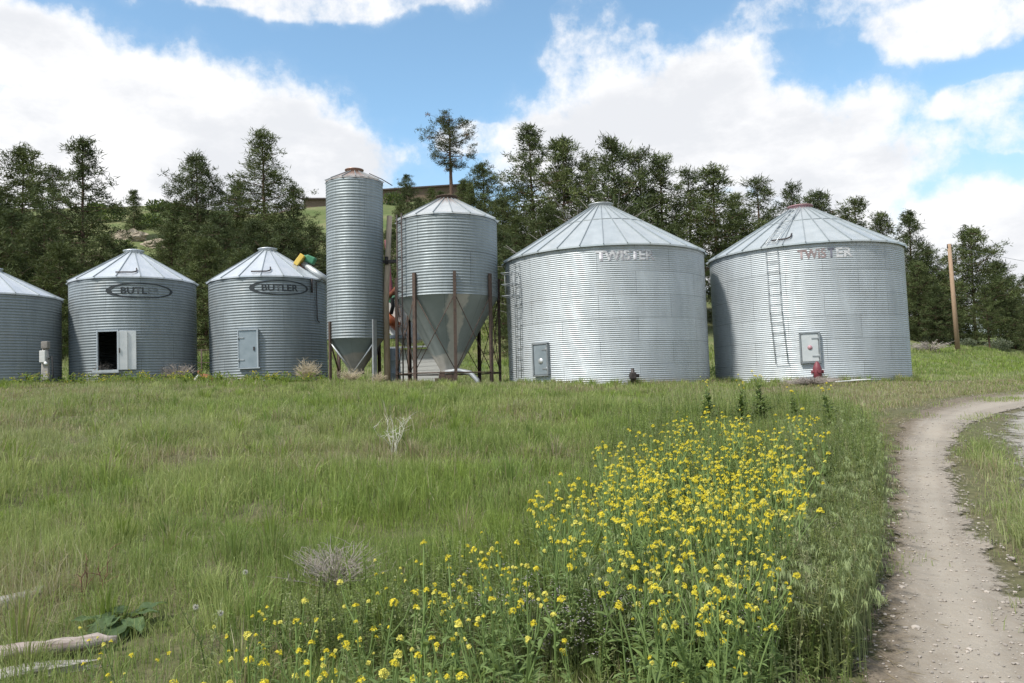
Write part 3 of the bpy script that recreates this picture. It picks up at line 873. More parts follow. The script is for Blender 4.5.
# ------------------------------------------------------------------ wide cone-bottomed bin on eight posts
cx, cy = az_d(-4.45, 30.2); zb = tz(cx, cy) - .05; R = 1.83; BINS.append((cx, cy, R))
hop = empty('cone_bottom_bin', (cx, cy, zb), 'cone-bottomed corrugated bin raised on rusty posts with a pale scoured patch', 'grain bin', None, (0, math.radians(1.1), 0))
zw, ze, za = 5.07 - zb, 7.92 - zb, 8.92 - zb
wall_bin(hop, R, zw, ze, .1016, .010, M['galv_silo'], 132)
roof_bin(hop, R, ze, za, M['roof_rust'], 18, .34, M['rust'], .05)
b = MB(); b.lathe([(R, zw + .02), (.32, .62), (.32, .5)], 72, True); b.build('cone', M['cone'], hop)
ph = math.atan2(-cy, -cx)
PP = []
for k in range(8):
    th = ph + math.radians(-38 + 45 * k + 0); q = R + .09
    PP.append((q * math.cos(th), q * math.sin(th)))
    ztop = 5.85 - zb
    leg_at(hop, PP[k][0], PP[k][1], ztop, -.3, M['rust'], .125 if k % 2 == 0 else .10, th + PI / 2)
for k in range(8):
    a, c_ = PP[k], PP[(k + 1) % 8]
    b = MB(); b.path([(a[0] * .97, a[1] * .97, zw), (c_[0] * .97, c_[1] * .97, .55)], .016, 5); b.path([(c_[0] * .985, c_[1] * .985, zw), (a[0] * .985, a[1] * .985, .55)], .016, 5)
    b.path([(a[0], a[1], .48), (c_[0], c_[1], .48)], .028, 6)
    b.build('brace', M['rust'], hop)
a = ph - math.radians(58)
b = MB()                                              # ladder on its left side
m = on_wall(R + .16, a, 0)
for s in (-1, 1): b.path([m @ Vector((s * .17, 0, -.2)), m @ Vector((s * .17, 0, ze + .1))], .028, 6)
for z in np.arange(.2, ze, .33): b.path([m @ Vector((-.17, 0, z)), m @ Vector((.17, 0, z))], .016, 5)
for z in (zw + .2, (zw + ze) / 2, ze - .2): b.path([m @ Vector((-.17, 0, z)), m @ Vector((-.17, -.17, z))], .02, 5)
b.build('ladder', M['iron'], hop)

# unloading auger lying under the cone
p = Vector((cx, cy, zb))
aug = empty('unloading_auger', (cx, cy - .4, zb), 'rusty unloading auger with a curved grey tube lying under the cone-bottomed bin', 'auger')
b = MB(); b.box((-.1, .1, .33), (.62, .5, .30), Matrix.Rotation(.25, 4, 'Y'), .02); b.box((-.3, -.12, .12), (.32, .3, .4), None, .02); b.build('intake_box', M['rust'], aug)
b = MB(); b.path([(-.1, -.1, .52), (.4, -.1, .56), (.8, -.15, .46), (1.05, -.2, .2), (1.1, -.25, -.05)], [.09, .1, .1, .09, .08], 10); b.build('tube', M['steel_post'], aug)

# old wooden pole between the silo and the cone-bottomed bin
q = at(387.5, 384, 31.3); z0 = tz(q.x, 31.3); top = at(389.5, 216, 31.3)
b = MB(); b.path([(0, 0, -.3), (.03, 0, (top.z - z0) * .5), (top.x - q.x, 0, top.z - z0)], [.125, .115, .10], 10)
pw = b.build('wooden_pole', M['palepole'], None, (q.x, 31.3, z0)); tag(pw, 'pale old wooden pole between the tall silo and the cone-bottomed bin', 'pole')
b = MB(); b.box((.2, -.06, 4.72), (.62, .1, .12), None, .01); b.path([(.12, -.1, 4.9), (.12, -.1, 4.6)], .07, 8); b.build('bracket', M['iron'], pw)

# red and white grain auger standing behind the pole
q = at(394, 380, 33.6); z0 = tz(q.x, 33.6)
ga = empty('grain_auger', (q.x, 33.6, z0), 'red grain auger with white hood standing behind the wooden pole', 'auger')
def L_(u, v, d=0): w = at(u, v, 33.6 + d); return Vector((w.x - q.x, d, w.z - z0))
b = MB(); b.path([L_(386, 240), L_(391, 290), L_(393, 298)], [.07, .08, .12], 8); b.build('red_tube', M['redpaint'], ga)
b = MB(); b.path([L_(389, 297), L_(396, 290), L_(398, 284)], [.14, .13, .05], 8); b.path([L_(396, 288), L_(402, 296)], [.12, .03], 7); b.build('drive_head', M['rustred'], ga)
b = MB()
A, B_, C_, D_ = L_(386, 330, .1), L_(389, 302, .1), L_(399, 299, .1), L_(424, 338, .1)
E_ = L_(404, 346, .1)
for (dy) in (0,):
    vs = [A, B_, C_, D_, E_]; vs = [w for w in vs] + [w + Vector((0, .9, 0)) for w in vs]
    b.add(vs, [(4, 3, 2, 1, 0), (5, 6, 7, 8, 9)] + [(i, (i + 1) % 5, (i + 1) % 5 + 5, i + 5) for i in range(5)])
b.build('white_hood', M['whitepaint'], ga)
b = MB(); b.path([L_(390, 303, -.1), L_(394, 297, -.1), L_(399, 296, -.1), L_(402, 302, -.1)], .075, 8); b.build('green_pipe', M['greenpaint'], ga)
b = MB(); b.path([L_(386, 316, -.12), L_(398, 327, -.12)], [.2, .19], 12); b.build('orange_drum', M['orangepaint'], ga)
b = MB(); b.path([L_(391, 314, -.2), L_(393, 306, -.2), L_(392, 298, -.2)], .08, 8); b.build('black_hose', M['black'], ga)
b = MB(); b.box((L_(397, 337).x, -.1, L_(397, 337).z), (1.0, .3, .14), None, .01); b.build('frame', M['bluedrum'], ga)
b = MB()
for u in (386, 410): b.path([L_(u, 338), L_(u + 1, 384)], .05, 6)
b.build('support_legs', M['iron'], ga)

q = at(393, 384, 32.4); z0 = tz(q.x, 32.4)
b = MB(); b.lathe([(.02, 1.45), (.30, 1.45), (.32, 1.43), (.315, 1.0), (.33, .98), (.315, .96), (.315, .5), (.33, .48), (.315, .46), (.315, .02), (.3, 0)], 24)
dr = b.build('steel_drum', M['bluedrum'], None, (q.x, 32.4, z0)); tag(dr, 'blue-grey drum standing on the grass behind the wooden pole', 'drum')

# pale boarded shed seen under the cone-bottomed bin
q = at(424, 384, 40.0); z0 = tz(q.x, 40)
sh = empty('low_shed', (q.x, 40, z0), 'low pale boarded shed partly hidden behind the cone-bottomed bin', 'shed')
b = MB(); W2, D2, H2 = 2.6, 2.0, 1.85
b.box((-.1, .8, H2 / 2), (W2, D2, H2))
for k in range(9): b.box((-.1, .8 - D2 / 2 - .012, .1 + k * .2), (W2 + .02, .03, .185), Matrix.Rotation(0, 4, 'X'))
b.build('wall', M['boards'], sh)
b = MB(); b.box((-.1, .8, H2 + .12), (W2 + .3, D2 + .4, .08), Matrix.Rotation(.05, 4, 'X')); b.build('roof', M['steel_post'], sh)

# yellow and green auger drive head with tube, resting on the roof of the third bin
q = at(305, 268, 33.2)
pa = empty('roof_auger', q, 'grey auger tube with yellow and green drive head on the roof of the shut-door bin', 'auger')
def K_(u, v, d=0): w = at(u, v, 33.2 + d); return w - q
b = MB(); b.path([K_(303, 264), K_(330, 282, -.3)], .13, 12); b.build('tube', M['steel_post'], pa)
m = Matrix.Translation((K_(300.5, 260.5) + Vector((0, -.1, 0)))) @ Matrix.Rotation(math.radians(38), 4, 'Y')
MB().box((0, 0, 0), (.20, .35, .50), m, .02).build('yellow_guard', M['yellowpaint'], pa)
m = Matrix.Translation((K_(310, 259.5) + Vector((0, .1, 0)))) @ Matrix.Rotation(math.radians(25), 4, 'Y')
b = MB(); b.box((0, 0, 0), (.40, .35, .30), m, .05); b.path([m @ Vector((-.18, 0, 0)), m @ Vector((-.3, 0, 0))], .1, 10); b.build('green_motor', M['greenpaint'], pa)
b = MB(); b.path([K_(300, 266), K_(305, 270)], [.12, .1], 8); b.path([K_(303, 263), K_(306, 267)], .09, 8); b.build('mount', M['rustred'], pa)

# post with metal box beside the first bin
q = at(45.5, 377, 29.0); z0 = tz(q.x, 29.0) - .05
po = empty('pump_post', (q.x, 29, z0), 'weathered grey post with a pale box, standing before the bin at the photo edge', 'post')
h = at(45, 342, 29).z - z0
b = MB(); b.path([(-.14, 0, -.2), (-.05, 0, h * .85)], .05, 6); b.path([(.10, .05, -.2), (.03, .02, h * .85)], .06, 6); b.box((.02, 0, h * .42), (.2, .12, h * .5), None, .02)
b.build('legs', M['greywood'], po)
MB().box((-.03, -.06, h * .68), (.21, .2, .42), None, .02).build('pale_box', M['boards'], po)
MB().box((.02, -.02, h * .93), (.24, .2, .26), None, .03).build('cap', M['deadwood'], po)
b = MB(); b.path([(.06, -.15, h * .55), (.14, -.15, h * .5)], .05, 8); b.build('valve', M['whitepaint'], po)
b = MB(); b.path([(.14, -.08, h * .62), (.27, -.08, h * .68), (.31, -.08, h * .3), (.27, -.08, .1)], .022, 6); b.build('hose', M['black'], po)

# wire fence glimpsed between the two lettered bins
q0, q1 = at(192, 372, 42), at(214, 372, 42)
fe = empty('wire_fence', (q0.x, 42, tz(q0.x, 42)), 'thin wire fence seen through the gap between the two oval-lettered bins', 'fence')
for k in range(4):
    x = k * 1.1 - .6; dz = tz(q0.x + x, 42) - tz(q0.x, 42)
    MB().path([(x, 0, dz - .2), (x, 0, dz + 2.0)], .035, 6).build('post', M['rust'], fe)
b = MB()
for z in (1.95, 1.3, .7): b.path([(-.8 + j * .5, 0, z + tz(q0.x - .8 + j * .5, 42) - tz(q0.x, 42)) for j in range(8)], .022, 4)
b.build('rail', M['rust'], fe)

# rusty scrap between the same bins, pale pail in the weeds
q = at(206, 374, 31); z0 = tz(q.x, 31)
b = MB(); b.path([(-.35, 0, 0), (-.15, .05, .35), (.1, 0, .28), (.35, 0, .05)], [.1, .13, .12, .06], 8); b.path([(-.2, 0, .3), (-.28, 0, .55)], .05, 6)
tag(b.build('rusty_scrap', M['rustred'], None, (q.x, 31, z0)), 'rusty bent scrap iron lying between the two oval-lettered bins', 'scrap metal')
q = at(195, 380, 29.5); z0 = tz(q.x, 29.5)
b = MB(); b.lathe([(0, .02), (.08, .02), (.11, .22), (.115, .235), (.10, .22), (.07, .04)], 18, True, None, Matrix.Rotation(.9, 4, 'Y'))
tag(b.build('tin_pail', M['boards'], None, (q.x, 29.5, z0 + .14)), 'small pale tin pail tipped over in weeds before the lettered bins', 'pail')
q = at(852, 381, 26.5); z0 = tz(q.x, 26.5)
b = MB(); b.box((0, 0, .05), (1.1, .12, .03), Matrix.Rotation(.12, 4, 'Z') @ Matrix.Rotation(-.03, 4, 'Y'), .006); b.box((.3, .1, .07), (.6, .10, .025), Matrix.Rotation(-.1, 4, 'Z'))
tag(b.build('pale_board', M['whitepaint'], None, (q.x, 26.5, z0 + .06)), 'whitish broken board lying on dry grass before the pink-capped bin', 'board')

# utility pole, stay and wire at the right
q = ground_at(958, 352); P0 = q; top = at(949, 244, q.y)
up = empty('utility_pole', q, 'bare leaning reddish-brown wooden pole on the grassy slope at the right', 'pole')
MB().path([(0, 0, -.4), ((top.x - q.x), 0, top.z - q.z)], [.18, .13], 12).build('pole', M['pole'], up)
b = MB(); b.box((top.x - q.x, -.02, top.z - q.z - .25), (.36, .1, .09), None, .01)
for s in (-1, 1): b.path([(top.x - q.x + s * .14, -.02, top.z - q.z - .2), (top.x - q.x + s * .14, -.02, top.z - q.z - .02)], .035, 6)
b.build('insulators', M['iron'], up)
e = at(1150, 272, q.y + 10)
b = MB(); n = 24
b.path([Vector((top.x + (e.x - top.x) * i / n, q.y + 10 * i / n, top.z - .05 + (e.z - top.z) * i / n - 2.2 * (i / n) * (1 - i / n))) for i in range(n + 1)], .014, 4, False)
tag(b.build('overhead_wire', M['seam'], None), 'thin overhead wire sagging from the leaning wooden pole', 'wire')

# ------------------------------------------------------------------ timbers lying in the grass, lower left
def timber(name, label, a, b_, w, h, mat, round_=False, lift=.02):
    d = b_ - a; L = d.length; d.normalize()
    side = Vector((-d.y, d.x, 0)).normalized(); upv = d.cross(side) * 1
    if upv.z < 0: upv = -upv; side = -side
    m = Matrix.Identity(4)
    for i in range(3): m[i][0], m[i][1], m[i][2] = d[i], side[i], upv[i]
    b = MB()
    if round_:
        n = 26; pts = [Vector((L * i / (n - 1), .006 * math.sin(i * .9) + .012 * math.sin(i * .31), .004 * math.sin(i * 1.7))) for i in range(n)]
        b.path(pts, [w / 2 * (1 - .12 * i / n + .025 * math.sin(i * 2.3)) * (1 if i < n - 2 else .55) for i in range(n)], 14)
    else:
        bm = bmesh.new(); bmesh.ops.create_cube(bm, size=1)
        for q in bm.verts: q.co = Vector(((q.co.x + .5) * L, q.co.y * w, q.co.z * h))
        bmesh.ops.subdivide_edges(bm, edges=[q for q in bm.edges if abs(q.verts[0].co.x - q.verts[1].co.x) > L * .5], cuts=30)
        for q in bm.verts:
            q.co.y += (vnoise(q.co.x * 3, q.co.z * 9, 3) - .5) * .03; q.co.z += (vnoise(q.co.x * 4, q.co.y * 9, 8) - .5) * .03
            if q.co.x > L * .97: q.co.x -= random.random() * .16
        bmesh.ops.bevel(bm, geom=[q for q in bm.edges if abs(q.verts[0].co.x - q.verts[1].co.x) > .01], offset=.015, segments=1, affect='EDGES')
        bm.verts.ensure_lookup_table(); b.add([q.co[:] for q in bm.verts], [[q.index for q in f.verts] for f in bm.faces]); bm.free()
    o = b.build(name, mat)
    o.matrix_world = Matrix.Translation(a + Vector((0, 0, lift))) @ m
    return tag(o, label, 'log' if round_ else 'timber'), m
gL = lambda u, v: ground_at(u, v)
A_, B_ = gL(-120, 655), gL(46, 596)
timber('squared_timber', 'grey weathered split timber lying in grass at the left edge of the field', A_, B_, .12, .075, M['greywood'], False, .045)
A_, B_ = gL(-150, 684), gL(117, 652)
timber('peeled_log', 'pinkish peeling log with a splintered end lying near the bottom corner', A_, B_, .088, .088, M['pinkwood'], True, .07)
A_, B_ = gL(-150, 705), gL(66, 668)
timber('ground_board', 'flat brown board lying against the front of the pinkish log', A_, B_, .13, .035, M['greywood'], False, .02)

# ------------------------------------------------------------------ buildings on the hilltop
def ranch(label, u0, u1, vt, Y, h, rot):
    a, c = at(u0, vt, Y), at(u1, vt, Y); W = (c - a).length; zt = (a.z + c.z) / 2
    r = empty('hilltop_house', ((a.x + c.x) / 2, Y, zt - h), label, 'house', None, (0, rot, 0))
    D = 7.0
    b = MB(); b.box((0, D / 2, (h - .5) / 2 - 1), (W * .96, D, h - .5 + 2)); b.build('wall', M['logwall'], r)
    b = MB()
    ov = .5
    vs = [(-W / 2 - ov, -ov, h - .55), (W / 2 + ov, -ov, h - .55), (W / 2 + ov, D / 2, h), (-W / 2 - ov, D / 2, h), (-W / 2 - ov, D + ov, h - .55), (W / 2 + ov, D + ov, h - .55)]
    vs += [(x, y, z - .22) for x, y, z in vs]
    b.add(vs, [(0, 1, 2, 3), (3, 2, 5, 4), (0, 6, 7, 1), (4, 5, 11, 10), (0, 3, 9, 6), (3, 4, 10, 9), (1, 7, 8, 2), (2, 8, 11, 5), (6, 9, 8, 7), (9, 10, 11, 8)])
    b.build('roof', M['tar'], r)
    return r
ranch('long low brown house with dark roof on the hilltop under the lone pine', 378, 470, 183.5, 134, 3.0, math.radians(-1.5))
ranch('small brown gabled cabin on the hilltop beside the tall silo', 303, 326, 195, 128, 2.6, math.radians(2))

# sandstone outcrops on the slope
def rock(label, u, v, w, h, seed):
    q = ground_at(u, v)
    bm = bmesh.new(); bmesh.ops.create_icosphere(bm, subdivisions=4, radius=1)
    rs = random.Random(seed); ox, oy, oz = rs.random() * 9, rs.random() * 9, rs.random() * 9
    from mathutils import noise as mn
    for p in bm.verts:
        d = mn.fractal(p.co * 1.6 + Vector((ox, oy, oz)), 1, 2, 5)
        st = math.floor((p.co.z + .3 * d) * 4) / 4
        p.co = p.co * (1 + .35 * d); p.co.z = p.co.z * .5 + st * .5
        p.co = Vector((p.co.x * w, p.co.y * w * .6, p.co.z * h))
    b = MB(); b.add([p.co[:] for p in bm.verts], [[p.index for p in f.verts] for f in bm.faces]); bm.free()
    tag(b.build('rock_outcrop', M['rock'], None, q), label, 'rock', 'sandstone outcrops on the pine slope')
rock('tan sandstone ledge above the roof of the bin at the photo edge', 14, 262, 3.0, 1.5, 1)
rock('tan sandstone ledge on the slope just left of the open-doored bin apex', 76, 268, 1.9, .9, 2)
rock('small tan rock ledge on the slope above the open-doored bin cap', 128, 238, 2.2, 1.0, 3)
rock('small tan rock ledge on the slope left of the shut-door bin apex', 157, 246, 1.6, .8, 4)
rock('tan rock ledge on the bank right of the tall silo', 398, 262, 1.8, 1.3, 5)

# ------------------------------------------------------------------ pines
def rhombi(c, d, L, w, col, rng):
    """needle-spray blades: c base (n,3), d unit direction, L length, w width"""
    n = len(c)
    r = rng.normal(size=(n, 3)); s = np.cross(d, r); s /= np.linalg.norm(s, axis=1)[:, None] + 1e-9
    m = c + d * (L * .45)[:, None]; t = c + d * L[:, None]; s = s * (w / 2)[:, None]
    V = np.stack([c, m + s, t, m - s], 1).reshape(-1, 3)
    i = np.arange(n) * 4
    T = np.concatenate([np.stack([i, i + 1, i + 2], 1), np.stack([i, i + 2, i + 3], 1)])
    return V, T, np.repeat(col, 4, 0)

def pine(seed, H, W, t0, prof, nl, step=.46, nb=40, csize=.54, gap=.0, tint=(1, 1, 1), lean=.02, droop=.0, dead=0, tr_=1.0):
    rs = random.Random(seed); rg = np.random.default_rng(seed)
    tr = MB()
    n = 12
    px, py = rs.uniform(-lean, lean) * H, rs.uniform(-lean, lean) * H
    axis = [Vector((px * (i / n) ** 1.5 + .03 * math.sin(i * 1.3 + seed), py * (i / n) ** 1.5 + .03 * math.cos(i * 1.7 + seed), H * i / n - (.5 if i == 0 else 0))) for i in range(n + 1)]
    r0 = H * .0155 * tr_
    tr.path(axis, [r0 * (1 - .9 * (i / n) ** .9) + .01 for i in range(n + 1)], 9)
    def ax(t):
        f = t * n; i = min(int(f), n - 1); return axis[i].lerp(axis[i + 1], f - i)
    C, Dm, tone = [], [], []
    ga = rs.random() * 6
    for k in range(nl):
        t = t0 + (1 - t0) * ((k + rs.random() * .8) / nl) ** .92
        t = min(t, .985)
        f = (t - t0) / (1 - t0)
        L = W * prof(f) * rs.uniform(.62, 1.12)
        if rs.random() < gap: L *= .45
        ga += 2.4 + rs.uniform(-.5, .5)
        up = (.55 * f - .15 + droop + rs.uniform(-.15, .15))
        d = Vector((math.cos(ga), math.sin(ga), up)).normalized()
        p0 = ax(t); m = 6; pts = []
        for j in range(m + 1):
            q = j / m
            pts.append(p0 + d * (L * q) + Vector((0, 0, L * (.16 * q * q - .06 * q))) + Vector((rs.uniform(-.06, .06), rs.uniform(-.06, .06), rs.uniform(-.04, .04))) * (L * .35 if j else 0))
        tr.path(pts, [max(.012, (r0 * .34 * (1 - f * .6)) * (1 - .85 * j / m)) for j in range(m + 1)], 5)
        ns = max(2, int(L * .75 / step))
        tl = rs.uniform(.72, 1.25)
        for j in range(ns):
            q = .26 + .74 * (j + rs.random()) / ns
            i = min(int(q * m), m - 1); b = pts[i].lerp(pts[i + 1], q * m - i)
            spread = L * .26 * (1.15 - abs(q - .62))
            for rep in range(2 if rs.random() < .75 else 1):
                o = Vector((rs.gauss(0, 1), rs.gauss(0, 1), rs.gauss(0.1, .5))) * max(spread * .8, .3)
                C.append(b + o); Dm.append(d); tone.append(tl * rs.uniform(.8, 1.2))
                if rs.random() < .45: tr.path([b, b + o * .55, b + o], [.018, .014, .008], 4, False)
    C.append(ax(.985) + Vector((0, 0, .1))); Dm.append(Vector((0, 0, 1))); tone.append(1)
    C = np.array([c[:] for c in C]); Dm = np.array([c[:] for c in Dm]); tone = np.array(tone)
    N = len(C); cs = rg.uniform(.7, 1.25, N) * csize
    base = np.repeat(C, nb, 0); cs2 = np.repeat(cs, nb)
    dr = rg.normal(size=(N * nb, 3)); dr[:, 2] = dr[:, 2] * .75 + .35
    dr += np.repeat(Dm, nb, 0) * .45; dr /= np.linalg.norm(dr, axis=1)[:, None]
    base = base + rg.normal(size=(N * nb, 3)) * (cs2 * .42)[:, None] * np.array([1, 1, .62])
    Ln = rg.uniform(.45, 1.0, N * nb) * cs2 * 1.05
    wd = rg.uniform(.045, .085, N * nb)
    tone2 = np.repeat(tone, nb) * rg.uniform(.8, 1.2, N * nb)
    g = np.array([.040, .060, .026]) * np.array(tint); h = np.array([.080, .098, .042]) * np.array(tint)
    mixv = np.clip(np.repeat(rg.random(N), nb) * .7 + rg.random(N * nb) * .3, 0, 1)[:, None]
    col = (g * (1 - mixv) + h * mixv) * tone2[:, None]
    if dead:
        br = np.repeat(rg.random(N) < dead, nb); col[br] = np.array([.17, .085, .04]) * tone2[br][:, None]
    V, T, c4 = rhombi(base, dr, Ln, wd, col, rg)
    return tr.mesh('pine_trunk', M['bark']), mesh_tris('pine_crown', V, T, M['needle'], c4)

sp_round = lambda f: (math.sin(PI * min(1, .2 + f * .8)) ** .65) * (1 if f < .93 else .8)
sp_cone = lambda f: (1 - f) ** .75 * (.75 + .25 * min(1, f * 8)) + .12
sp_tall = lambda f: (.5 + .5 * math.sin(PI * min(1, f * 1.1 + .12))) * max(0, 1 - f ** 2.6) ** .8 + .12
sp_flat = lambda f: .55 + .5 * math.sin(PI * f) * (1 if f < .8 else .8)
PINES = {
    'broad': [pine(s, 12, 3.7, .10, sp_round, 66, gap=.15) for s in (1, 2, 3, 4)],
    'tall': [pine(s, 15, 3.7, .22, sp_tall, 60, gap=.28) for s in (11, 12, 13, 14)],
    'sparse': [pine(s, 14, 3.5, .32, sp_tall, 40, nb=38, gap=.34) for s in (21, 22, 23, 24)],
    'cone': [pine(s, 10, 2.6, .06, sp_cone, 60, gap=.08) for s in (31, 32)],
    'lone': [pine(44, 13, 4.3, .42, sp_flat, 33, step=.5, nb=44, csize=.60, gap=.34, lean=.04, tr_=1.7, dead=.05, tint=(.95, .85, .9))],
    'dense': [pine(s, 12, 4.3, .04, sp_round, 84, gap=.05, nb=34) for s in (51, 52)],
}
BASEH = {'broad': 12, 'tall': 15, 'sparse': 14, 'cone': 10, 'lone': 13, 'dense': 12}
_rt = random.Random(5)
def tree(kind, u, v, Y, label, group='pines on the slope', wide=1.0, i=None):
    p = at(u, v, Y); z0 = tz(p.x, Y); H = max(2.5, p.z - z0)
    ms = PINES[kind][_rt.randrange(len(PINES[kind])) if i is None else i]
    s = H / BASEH[kind]
    o = empty('pine_tree', (p.x, Y, z0 - .1), label, 'tree', group, (0, 0, _rt.random() * 6.28))
    sw = s * wide * (1.0 if s < 1.1 else .5 + .55 / s)
    o.scale = (sw, sw, s)
    link('trunk', ms[0], o); link('crown', ms[1], o)
    return o

T = tree
# left skyline
T('broad', 22, 150, 74, 'dark bushy pine at the photo edge, left of the tall see-through pine', wide=1.0)
T('sparse', 52, 168, 80, 'thin pine between the edge pine and the tall see-through pine')
T('tall', 82, 140, 72, 'tall see-through pine with visible trunk above the open-doored bin', wide=1.05, i=0)
T('broad', -8, 190, 66, 'dark low pine cut by the photo edge above the first bin roof', wide=1.2)
T('cone', 134, 191, 96, 'small pointed pine alone on the bare hilltop above the open-doored bin')
T('dense', 197, 157, 80, 'broad dense pine with rounded top between the two oval-lettered bins', wide=.95)
T('tall', 263, 134, 76, 'tall layered pine rising above the bin with the shut door', wide=1.15, i=1)
T('broad', 236, 182, 82, 'medium pine tucked left of the tall layered pine')
T('broad', 292, 188, 80, 'round shoulder pine between the tall layered pine and the tall silo', wide=.9)
# centre
T('lone', 449, 119, 128, 'lone pine with bare trunk standing on the hilltop against blue sky', 'lone hilltop pine', wide=1.0)
T('broad', 406, 175, 112, 'small dark pine just right of the tall silo top, beside the hilltop house')
T('broad', 484, 165, 96, 'dense pine right of the lone pine, behind the cone-bottomed bin', wide=1.2)
T('cone', 464, 180, 104, 'small pine in front of the hilltop house below the lone pine', wide=1.2)
T('broad', 432, 188, 106, 'squat pine in front of the hilltop house, left of the lone pine trunk', wide=1.4)
T('tall', 530, 127, 84, 'tallest pine of the central stand, left end, above the bright bin roof', wide=1.1, i=2)
T('broad', 560, 140, 80, 'wide pine touching the tallest pine of the central stand', wide=1.0)
T('broad', 613, 140, 78, 'dark dense pine directly above the apex of the bright bin', wide=.85, i=1)
T('sparse', 586, 158, 84, 'thin pine squeezed left of the dark pine above the bright bin apex')
T('sparse', 641, 152, 80, 'slim pine right of the dark pine above the bright bin apex')
T('tall', 660, 158, 80, 'full pine right of the slim pine above the bright bin', wide=1.1)
T('sparse', 686, 172, 84, 'thin-topped pine above the right eave of the whitish-lettered bin')
T('tall', 712, 169, 78, 'see-through pine with bare lower trunks above the gap between the bright bins', wide=1.25, i=1)
T('sparse', 733, 196, 86, 'short pine between the see-through pine and the tufted pine')
T('sparse', 758, 179, 82, 'tufted open pine left of the pink roof cap', wide=1.15)
T('sparse', 790, 186, 86, 'slender pine just left of the pink roof cap')
T('broad', 817, 194, 90, 'small pine peeking out just right of the pink roof cap', wide=.9)
# right
T('sparse', 852, 200, 84, 'open round-topped pine above the right slope of the pink-capped roof', wide=1.15)
T('tall', 882, 214, 80, 'narrow pine above the right eave of the pink-capped bin')
T('tall', 908, 213, 78, 'tall airy pine right of the pink-capped bin', wide=1.1, i=0)
T('broad', 926, 250, 76, 'medium dark pine between the airy pine and the leaning pole', wide=1.0)
T('dense', 968, 229, 72, 'largest dark pine at the right, directly behind the leaning pole', wide=1.0)
T('broad', 1002, 278, 76, 'lower dark pine right of the largest right-hand pine')
T('broad', 1026, 276, 80, 'dark pine cut by the right edge of the photo')
T('broad', 945, 272, 84, 'lower dark pine peeping left of the largest dark pine')
# lower band of the wood, dense and hard to tell apart
lowL = [(14, 212, 62), (44, 222, 60), (104, 236, 62), (172, 226, 68), (218, 212, 68), (255, 222, 64), (284, 224, 64), (312, 226, 66), (205, 240, 58), (0, 235, 56), (60, 245, 56), (244, 252, 56)]
for u, v, Y in lowL:
    T(_rt.choice(['dense', 'broad', 'dense']), u, v, Y, 'dark pine in the dense lower band of trees behind the dull bins', 'lower pines behind the dull bins', 1.05)
lowC = [(400, 205, 84), (418, 198, 88), (440, 192, 98), (502, 200, 78), (516, 218, 70), (548, 208, 68), (500, 234, 62), (596, 204, 70), (632, 208, 70), (672, 226, 74), (474, 195, 84), (512, 250, 56), (390, 230, 66), (404, 240, 60)]
for u, v, Y in lowC:
    T(_rt.choice(['dense', 'broad', 'broad']), u, v, Y, 'dark pine in the dense lower band of trees behind the middle bins', 'lower pines behind the middle bins', 1.0)
lowR = [(724, 244, 78), (745, 232, 80), (775, 220, 86), (835, 225, 86), (868, 236, 80), (915, 262, 72), (935, 285, 70), (985, 285, 66), (1012, 300, 70), (900, 270, 78), (955, 296, 80), (1035, 296, 66), (995, 262, 92), (1016, 288, 96), (1060, 280, 80), (1090, 270, 76)]
for u, v, Y in lowR:
    T(_rt.choice(['broad', 'dense', 'tall']), u, v, Y, 'dark pine in the lower band of trees behind and right of the pink-capped bin', 'lower pines at the right', 1.0)

# ------------------------------------------------------------------ grass
def near_bins(x, y, m=0.0):
    r = np.zeros(x.shape, bool)
    for a, b, R in BINS:
        if R in (1.07, 1.83): continue
        r |= (x - a) ** 2 + (y - b) ** 2 < (R + m) ** 2
    return r

def poly_mask(px, py, poly):
    ins = np.zeros(px.shape, bool); n = len(poly); j = n - 1
    for i in range(n):
        xi, yi = poly[i]; xj, yj = poly[j]
        c = ((yi > py) != (yj > py)) & (px < (xj - xi) * (py - yi) / (yj - yi + 1e-12) + xi)
        ins ^= c; j = i
    return ins

def gpoly(pts, h=0.0):
    return [tuple(ground_at(u, v, h)[:2]) for u, v in pts]
WEEDS = gpoly([(180, 760), (260, 640), (330, 590), (430, 560), (500, 540), (520, 500), (560, 470), (600, 440), (650, 415), (700, 398), (770, 396), (830, 402), (868, 420), (880, 450), (884, 500), (878, 560), (862, 620), (840, 683), (830, 760)])
VERGE = gpoly([(956, 426), (1000, 424), (1020, 470), (1050, 520), (1130, 600), (1160, 683), (1106, 683), (1042, 600), (1012, 560), (986, 530), (968, 500), (960, 470)])
TAN = gpoly([(700, 395), (770, 388), (860, 383), (960, 381), (1023, 380), (1023, 392), (960, 398), (910, 412), (880, 430), (860, 415), (800, 402)])

